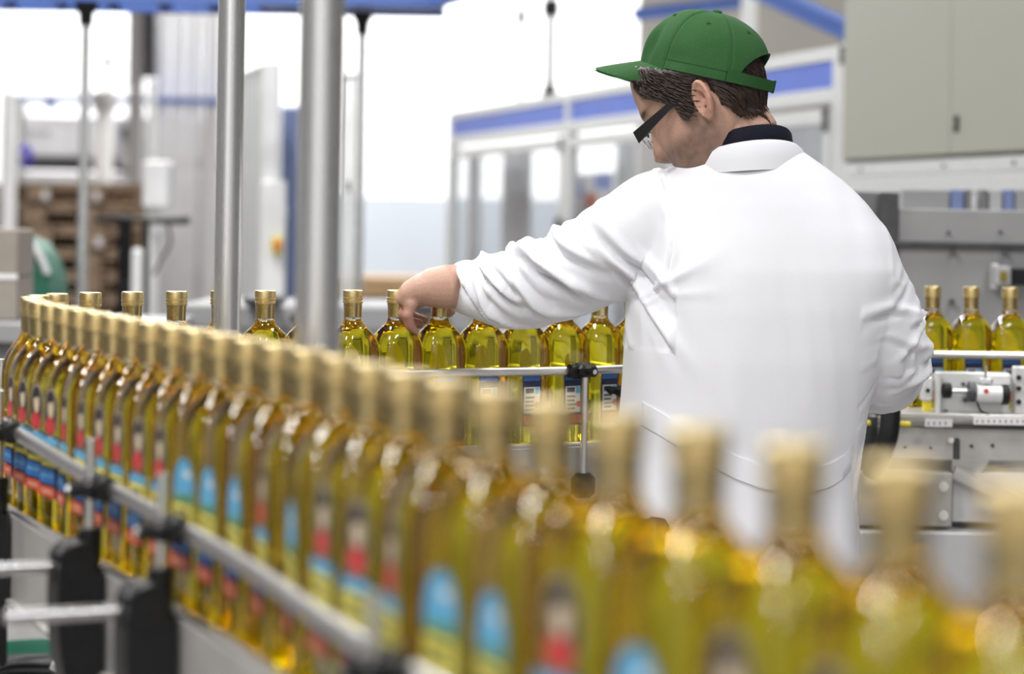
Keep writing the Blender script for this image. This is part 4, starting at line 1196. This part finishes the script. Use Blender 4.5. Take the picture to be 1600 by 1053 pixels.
MB().pbox(1444, 627, 1456, 648, YL + .025, YL + .045).build('stand', 'yellow_plastic', sb)  # yellow colour imitates a reflection on the table below the block
br_ = thing('bracket_plate', 'drilled steel bracket plate at the edge of the steel table', 'bracket', at(1594, 650, YL))
MB().pbox(1585, 573, 1606, 648, YL + .02, YL + .045, .002).build('plate', 'aluminium', br_)
for y in (590, 607, 628): MB().cyl(at(1592, y, YL + .012), at(1592, y, YL + .021), 4 * k, 12).build('hole_disc', 'black_plastic', br_)  # black discs stand in for the dark of the drilled holes

# machine back panels behind the labelling station
pan = thing('machine_bulkhead', 'grey bolted machine plates behind the bottles beside the worker', 'machine', (at(1500, 500, 5.0).x, 5.0, 0))
MB().pbox(1398, 386, 1700, 700, 5.0, 5.03, .003).build('lower_plate', 'bulkhead_paint', pan)
MB().pbox(1400, 328, 1700, 384, 5.0, 5.03, .003).build('upper_plate', 'bulkhead_paint', pan)
MB().pbox(1396, 379, 1700, 388, 4.985, 5.0, .002).build('joint_strip', 'dark_metal', pan)
MB().pbox(1372, 300, 1402, 700, 4.99, 5.05, .003).build('frame_post', 'dark_metal', pan)
MB().pbox(1322, 299, 1372, 700, 5.1, 5.14, .003).build('frame_post', 'dark_grey_paint', pan)
MB().bx(at(1372, 700, 5.0).x, at(1700, 700, 5.0).x, 5.0, 5.4, 0, at(1500, 700, 5.0).z).build('cabinet_base', 'grey_paint', pan)
for x, y in ((1489, 393), (1571, 394), (1487, 471)): MB().cyl(at(x, y, 4.98), at(x, y, 5.0), .0065, 10).build('bolt', 'dark_metal', pan)
for x, y in ((1482, 363), (1563, 362)): MB().cyl(at(x, y, 4.992), at(x, y, 5.0), .004, 10).build('bolt', 'dark_metal', pan)
sen = thing('light_sensor', 'boxy sensor with yellow lens on a black arm above the capped bottles', 'sensor', at(1568, 430, 4.93))
MB().pbox(1556, 416, 1580, 446, 4.92, 4.97, .003).build('housing', 'grey_paint', sen)
MB().pbox(1563, 424, 1574, 440, 4.915, 4.921, .001).build('lens', 'amber_plastic', sen)
MB().pbox(1580, 420, 1660, 446, 4.93, 4.97, .004).build('arm', 'black_plastic', sen)
MB().pbox(1552, 412, 1560, 452, 4.95, 4.984, .002).build('mounting_bracket', 'aluminium', sen)
roll = thing('label_magazine', 'row of pale and blue upright strips above the grey bolted panel', 'magazine', (at(1500, 310, 5.25).x, 5.25, at(1500, 330, 5.25).z))
for x0, x1, m_ in ((1410, 1484, 'bulkhead_paint'), (1486, 1506, 'muted_blue'), (1508, 1518, 'dark_grey_paint'), (1532, 1544, 'dark_grey_paint'), (1546, 1566, 'grey_paint'), (1568, 1585, 'muted_blue'), (1587, 1640, 'bulkhead_paint')):  # paints darkened to imitate the dimming behind clear plastic
    MB().pbox(x0, 296, x1, 334, 5.25, 5.30, .003).build('strip', m_, roll)
MB().pbox(1400, 332, 1650, 338, 5.22, 5.34).build('shelf', 'grey_paint', roll)
# ------------------------------------------------------------------ far side of the hall, left: pallets, palletiser, fence
YP = 14.0
def pk(Y): return Y / F_PX
pc = at(112, 300, YP + .6)
PW, PD, PH_ = .80, 1.2, .144
NPAL = 11
pal0 = None
for i in range(NPAL):
    nm = 'wooden pallet, %s from the top of the stack behind the thin steel pole' % ordinal(i) if i else 'topmost wooden pallet of the stack behind the thin steel pole'
    z = (NPAL - 1 - i) * PH_
    t = thing('wooden_pallet', nm, 'pallet', (pc.x + random.Random(i).uniform(-.015, .015), YP + .6, z), 'stacked wooden pallets', rotz=radians(23 + random.Random(i + 50).uniform(-1.5, 1.5)))
    if pal0 is None:
        pal0 = []
        def bd(x0, x1, y0, y1, z0, z1, nm): pal0.append((nm, MB().bx(x0, x1, y0, y1, z0, z1).mesh(nm, 'pallet_wood', smooth=None)))
        for k in range(5): x = -PW / 2 + k * (PW - .12) / 4; bd(x, x + .12, -PD / 2, PD / 2, .122, .144, 'deck_board')
        for y in (-PD / 2, -.06, PD / 2 - .12): bd(-PW / 2, PW / 2, y, y + .12, .100, .121, 'stringer_board')
        for y in (-PD / 2, -.06, PD / 2 - .12):
            for x in (-PW / 2, -.06, PW / 2 - .12): bd(x, x + .12, y, y + .12, .023, .099, 'block')
        for x in (-PW / 2, -.06, PW / 2 - .12): bd(x, x + .12, -PD / 2, PD / 2, 0, .022, 'bottom_board')
        for y in (-PD / 2, PD / 2 - .12): bd(-PW / 2, PW / 2, y, y + .12, .001, .0215, 'bottom_stringer')
    if i in (0, 2):
        g = MB(); x_ = (-.30, 0, .02)[i]; MB().box((x_, -PD / 2 - .006, .062), (.04, .006, .06)).build('paper_tag', 'white_paint', t, origin=(0, 0, 0))
        if i == 0: MB().box((.02, -PD / 2 - .006, .062), (.035, .006, .06)).build('paper_tag', 'white_paint', t, origin=(0, 0, 0))
    for nm_, me_ in pal0:
        o = bpy.data.objects.new(nm_, me_); col.objects.link(o); o.parent = t

YM = 16.2
pm = thing('palletiser', 'pale grey palletising machine behind the pallet stack', 'machine', (at(180, 300, YM).x, YM, 0))
MB().pbox(28, 180, 345, 246, YM, YM + .9, .02).build('upper_housing', 'light_grey_paint', pm)
MB().pbox(30, 246, 345, 268, YM + .1, YM + .8).build('dark_opening', 'dark_metal', pm)
MB().pbox(20, 268, 345, 420, YM - .05, YM + .9, .02).build('lower_housing', 'light_grey_paint', pm)
MB().pbox(186, 182, 236, 262, YM - .06, YM, .01).build('fan_panel', 'grey_paint', pm)
c = at(203, 206, YM - .06); MB().ell(c, .07, .03, .07).build('fan', 'dark_metal', pm)
g = MB(); x = 40
for i, w in enumerate((8, 10, 6, 9)): g.ell(at(x + w / 2, 204 + (i % 2), YM), w * .5 * pk(YM), .006, 5 * pk(YM)); x += w + 2
g.build('raised_marking', 'grey_paint', pm)
MB().bx(at(30, 500, YM).x, at(340, 500, YM).x, YM, YM + .8, 0, at(150, 420, YM).z).build('base', 'grey_paint', pm)
rl = thing('blue_crossbeam', 'blue horizontal beam above the pale palletising machine', 'beam', at(180, 155, YM - .45))
MB().pbox(20, 151, 345, 161, YM - .45, YM - .35).build('beam', 'blue_paint', rl)
g = MB(); g.prism([(0, 0), (14, 0), (9, 13), (5, 13)], at(70, 160, YM - .45), (pk(YM), 0, 0), (0, 0, -pk(YM)), (0, .08, 0)); g.build('hanger', 'blue_paint', rl)
for px_ in (34, 330):
    a = at(px_, 161, YM - .40); MB().bx(a.x - .025, a.x + .025, YM - .42, YM - .38, 0, a.z).build('post', 'light_grey_paint', rl)
def column(px, y0, hw, Y, m, label, dome=True):
    c = at(px, y0, Y); r = hw * pk(Y); t = thing('machine_column', label, 'column', (c.x, Y, 0))
    MB().lathe([(r, 0), (r, c.z - r * .6), (r * .9, c.z - r * .25), (r * .6, c.z - .01), (r * .1, c.z)] if dome else [(r, 0), (r, c.z)], (c.x, Y, 0), 20).build('shaft', m, t)
    return t
column(15, 142, 12, 13.0, 'white_paint', 'white rounded column left of the pallet stack')
wcol = column(164, 150, 14, 15.5, 'white_paint', 'white rounded column with a thin mast above the pallet stack')
column(238, 124, 7, 13.2, 'aluminium', 'slender pale column beside the dark cable chain')
c = at(168, 120, 15.5)
t = wcol
g = MB(); zt = at(168, 60, 15.5).z; zb_ = at(164, 150, 15.5).z
g.tube([(c.x, 15.5, zb_ - .02), (c.x, 15.5, zt)], .012, 8); g.build('rod', 'grey_paint', t)
MB().lathe([(.015, at(168, 104, 15.5).z), (.04, at(168, 98, 15.5).z), (.015, at(168, 86, 15.5).z)], (c.x, 15.5, 0), 12).build('beacon', 'dark_metal', t)
MB().tube([(c.x - .09, 15.5, at(168, 100, 15.5).z), (c.x + .12, 15.5, at(168, 100, 15.5).z)], .008, 8).build('crossarm', 'grey_paint', t)
MB().lathe([(.085, zb_ - .10), (.09, zb_ - .02), (.085, zb_ + .03)], (c.x - .02, 15.5, 0), 18).build('collar', 'grey_paint', t)
c = at(40, 243, 13.1); t = thing('purple_knob', 'purple round fitting beside the white rounded column', 'fitting', (c.x, 13.0, c.z)); MB().ell(c, .045, .05, .07).build('ball', 'purple_plastic', t); MB().cyl(c + Vector((0, .0, 0)), at(30, 243, 13.0), .02, 10).build('stem', 'grey_paint', t)
# cable chain
YC = 15.5; c0 = at(211, 140, YC)
ch = thing('cable_chain', 'dark vertical cable chain on a grey mast above the hall machinery', 'cable chain', (at(222, 100, YC).x, YC, 0))
MB().pbox(200, -30, 222, 138, YC, YC + .12, .004).build('mast', 'grey_paint', ch)
MB().bx(at(200, 140, YC).x, at(222, 140, YC).x, YC, YC + .12, 0, at(200, 140, YC).z).build('mast_base', 'grey_paint', ch)
lk2 = MB().box((0, 0, 0), (23 * pk(YC), .10, 6.4 * pk(YC)), None, .006).mesh('chain_link', 'dark_metal', smooth=None)
for i in range(19):
    o = bpy.data.objects.new('chain_link', lk2); col.objects.link(o); o.parent = ch; o.location = at(234, -18 + i * 7.6, YC + .05) - Vector(ch.location)
# pale wall panels behind the slim pole
wp = thing('cladding_panels', 'pale grey upright cladding panels between cable chain and slim steel pole', 'panel', (at(300, 300, 15.95).x, 15.95, 0))
for x0, x1, m_ in ((246, 268, 'light_grey_paint'), (269, 290, 'light_grey_paint'), (291, 311, 'light_grey_paint'), (312, 320, 'grey_paint'), (321, 345, 'light_grey_paint'), (346, 372, 'light_grey_paint')):
    a, b = at(x0, 20, 15.95), at(x1, 20, 15.95); MB().bx(a.x, b.x, 15.95, 15.954, 0, at(x0, -20, 15.95).z, .004).build('panel', m_, wp)
# control box on a pedestal
cbx = thing('control_box', 'white control box on a post beside the pallet stack', 'control box', (at(242, 400, 9.0).x, 9.0, 0))
MB().pbox(222, 251, 263, 326, 9.0, 9.15, .01).build('box', 'white_paint', cbx)
a = at(240, 326, 9.07); MB().bx(a.x - .02, a.x + .02, 9.05, 9.09, 0, a.z).build('post', 'white_paint', cbx)
MB().pbox(236, 345, 252, 368, 9.0, 9.04, .004).build('socket_box', 'light_grey_paint', cbx)
# black trolley handle frame
tr_ = thing('trolley_frame', 'black tubular trolley handle in front of the pallets', 'trolley', (at(210, 400, 8.6).x, 8.6, 0))
MB().tube([at(148, 341, 8.6), at(180, 341, 8.6), at(240, 345, 8.6), at(296, 344, 8.6)], [.010, .012, .012, .018], 10).build('handle_bar', 'black_plastic', tr_)
for x in (190, 198, 228):
    a = at(x, 344, 8.6); MB().cyl((a.x, 8.6 + (.05 if x == 198 else 0), .06), (a.x, 8.6 + (.05 if x == 198 else 0), a.z), .014, 10).build('upright', 'black_plastic', tr_)
a, b = at(184, 470, 8.6), at(232, 470, 8.6); MB().bx(a.x, b.x, 8.45, 8.75, .05, .09).build('platform', 'dark_metal', tr_)
for x_ in (a.x + .03, b.x - .03):
    for y_ in (8.5, 8.7): MB().cyl((x_ - .012, y_, .03), (x_ + .012, y_, .03), .03, 14).build('wheel', 'dark_rubber', tr_)
MB().pbox(183, 440, 204, 476, 8.58, 8.66, .004).build('motor_box', 'black_plastic', tr_)
MB().tube(catmull([at(262, 348, 8.6), at(266, 380, 8.6), at(252, 405, 8.6), at(240, 430, 8.6)], 5), .006, 6).build('cable', 'black_plastic', tr_)
wp2 = thing('white_bollard', 'white upright bollard under the black trolley handle', 'post', (at(215, 400, 8.2).x, 8.2, 0))
a = at(215, 392, 8.2); MB().lathe([(.022, 0), (.022, a.z), (.012, a.z + .01)], (a.x, 8.2, 0), 14).build('shaft', 'white_paint', wp2)
MB().lathe([(.05, 0), (.05, .015), (.024, .03)], (a.x, 8.2, 0), 16).build('foot', 'white_paint', wp2)
# safety fence with door post
fn = thing('safety_fence', 'pale mesh safety fence with white post right of the slim steel pole', 'fence', (at(410, 400, 9.5).x, 9.5, 0))
a0, a1 = at(372, 118, 10.4), at(412, 102, 9.6)
MB().loft([[Vector((a0.x, 10.4, .1)), Vector((a1.x, 9.6, .1)), Vector((a1.x, 9.6, a1.z)), Vector((a0.x, 10.4, a0.z))], [Vector((a0.x + .01, 10.41, .1)), Vector((a1.x + .01, 9.61, .1)), Vector((a1.x + .01, 9.61, a1.z)), Vector((a0.x + .01, 10.41, a0.z))]]).build('infill_sheet', 'light_grey_paint', fn)
for i in range(7):
    f_ = i / 6; q = a0.lerp(a1, f_); MB().bx(q.x - .012, q.x - .004, q.y - .012, q.y - .004, .1, q.z).build('bar', 'aluminium', fn)
MB().tube([a0, a1], .012, 8).build('top_bar', 'aluminium', fn)
a = at(426, 97, 9.5); MB().bx(a.x - .035, a.x + .035, 9.45, 9.55, 0, a.z, .004).build('gate_post', 'white_paint', fn)
MB().pbox(406, 282, 444, 500, 9.38, 9.45, .006).build('gate_leaf', 'white_paint', fn)
es = thing('emergency_stop', 'small box with orange stop button on the white gate post', 'button box', at(431, 383, 9.36))
MB().pbox(424, 370, 440, 396, 9.33, 9.375, .004).build('box', 'yellow_plastic', es)
MB().lathe([(.016, 0), (.018, .012), (.012, .02)], (0, 0, 0), 16)
c = at(434, 383, 9.32); MB().ell(c, .017, .012, .02).build('button', 'orange_plastic', es)
bp_ = thing('blue_partition', 'blue upright panel between the white gate post and thick pole', 'panel', (at(452, 300, 10.0).x, 10.0, 0))
a, b, c = at(440, 165, 10.0), at(520, 165, 10.0), at(440, 165, 10.0); MB().bx(a.x, b.x, 10.0, 10.05, .9, a.z, .01).build('leaf', 'muted_blue', bp_); MB().bx(a.x, b.x, 10.0, 10.05, 0, .895).build('kick_panel', 'tan_board', bp_)
MB().pbox(443, 320, 449, 340, 9.98, 10.0, .002).build('handle', 'aluminium', bp_)
wf = thing('gate_portal', 'white upright frame between the thick pole and thin dark pole', 'frame', (at(540, 300, 9.2).x, 9.2, 0))
for x, w in ((537, 5), (551, 5)):
    a = at(x, 115, 9.2); MB().bx(a.x - w * pk(9.2), a.x + w * pk(9.2), 9.18, 9.22, 0, a.z).build('upright', 'aluminium', wf)
MB().pbox(533, 115, 556, 122, 9.18, 9.22).build('head_bar', 'aluminium', wf)
MB().pbox(541, 283, 546, 300, 9.16, 9.18).build('latch', 'black_plastic', wf)
# tan boards and grey machine bed behind the back row of bottles
tb = thing('board_stack', 'tan board stack standing low against the white wall', 'boards', (at(600, 440, 13.5).x, 13.5, 0))
for i in range(3): MB().pbox(440, 433 + i * 10, 668, 442 + i * 10, 13.5, 14.2, .003).build('board', 'tan_board', tb)
MB().bx(at(445, 470, 13.5).x, at(660, 470, 13.5).x, 13.55, 14.15, 0, at(600, 463, 13.5).z).build('trestle', 'grey_paint', tb)
bed = thing('machine_bed', 'low grey machine bed running behind the back bottle row', 'machine', (at(400, 500, 6.2).x, 6.2, 0))
a, b = at(285, 474, 6.3), at(740, 474, 6.2)
MB().bx(a.x, b.x, 6.3, 6.9, .12, a.z, .008).build('cover', 'bulkhead_paint', bed)
MB().bx(a.x + .02, b.x - .02, 6.29, 6.3, .2, a.z - .06).build('front_panel', 'dark_grey_paint', bed)
for i in range(5):
    x = a.x + (b.x - a.x) * (i + .5) / 5; MB().bx(x - .02, x + .02, 6.4, 6.44, 0, .12).build('foot', 'black_plastic', bed)
for x0, x1, y0, m_ in ((380, 432, 463, 'dark_metal'), (640, 690, 466, 'grey_paint'), (452, 462, 490, 'dark_metal')): MB().pbox(x0, y0, x1, y0 + 14, 6.22, 6.5, .006).build('cover_box', m_, bed)
bed2 = thing('side_table', 'grey low worktable behind the first turn bottles', 'table', (at(60, 500, 5.6).x, 5.6, 0))
a, b = at(-120, 503, 5.6), at(250, 503, 5.6)
MB().bx(a.x, b.x, 5.6, 6.2, a.z - .05, a.z, .004).build('top', 'bulkhead_paint', bed2)
MB().bx(a.x, b.x, 5.64, 5.66, .55, a.z - .05).build('apron', 'dark_grey_paint', bed2)
for x in (a.x + .03, b.x - .03):
    for y in (5.64, 6.16): MB().bx(x - .02, x + .02, y - .02, y + .02, 0, a.z - .05).build('leg', 'grey_paint', bed2)
# carton and green bag at the left edge
cz_ = at(14, 503, 5.75).z + .003
a, b = at(-60, 357, 5.75), at(28, 357, 5.75)
ct = thing('carton', 'beige carton standing at the edge of the grey worktable', 'carton', ((a.x + b.x) / 2, 5.85, cz_))
for z0, z1, m_ in ((cz_, at(0, 432, 5.75).z - .002, 'cardboard'), (at(0, 432, 5.75).z, a.z, 'cardboard')): MB().bx(a.x, b.x, 5.75, 5.95, z0, z1, .004).build('layer', m_, ct)
MB().bx(a.x, b.x + .001, 5.748, 5.75, at(0, 436, 5.75).z, at(0, 428, 5.75).z).build('tape', 'white_paint', ct)
gc = at(50, 460, 7.6)
gb_ = thing('green_cover', 'dark green plastic hood beside the beige carton', 'hood', (gc.x, 7.6, 0))
k = pk(7.6)
pr_ = [(-26, 0), (30, 0), (26, -35), (14, -62), (-2, -86), (-26, -96)]
MB().prism([(x, -y) for x, y in pr_], at(50, 466, 7.6), (k, 0, 0), (0, 0, k), (0, .3, 0)).build('hood', 'green_plastic', gb_)
st2 = [at(50 + x, 466 + y, 7.59) for x, y in ((-24, -96), (-2, -86), (14, -62), (24, -38))]
MB().tube(catmull(st2, 4), .012, 8).build('pale_trim', 'light_grey_paint', gb_)
MB().bx(gc.x - .05, gc.x + .05, 7.6, 7.9, 0, gc.z - .01).build('stand', 'grey_paint', gb_)
# green drum with coiled cable under the conveyor
YD = 4.5
dc = at(75, 1030, YD); dz = at(75, 1030, YD).z
dr_ = thing('cable_drum', 'dark green drum holding coiled black cable below the conveyor', 'drum', (dc.x, YD, 0))
R0 = .215
MB().lathe([(R0 - .012, 0), (R0, .02), (R0 + .012, dz - .015), (R0 + .016, dz), (R0 + .008, dz), (R0 + .004, dz - .012), (R0 - .012, .03)], (dc.x, YD, 0), 36, closed=True).build('tub', 'green_plastic', dr_)
for i in range(14):
    r = R0 - .016 - (i % 7) * .0125; z = dz - .045 + .010 * (i // 7) + .003 * (i % 2)
    MB().tube([(dc.x + r * cos(2 * pi * j / 32), YD + r * sin(2 * pi * j / 32), z + .004 * sin(j * .6 + i)) for j in range(33)], .0055, 8, caps=False).build('cable_coil', 'dark_rubber', dr_)
MB().lathe([(R0 - .008, dz - .07), (R0 - .008, dz - .06)], (dc.x, YD, 0), 24).build('inner_floor', 'dark_metal', dr_)
pp = at(100, 1046, YD - .02); MB().box(pp, (.05, .03, .012), Matrix.Rotation(.4, 3, 'Y')).build('paper_tag', 'white_paint', dr_)
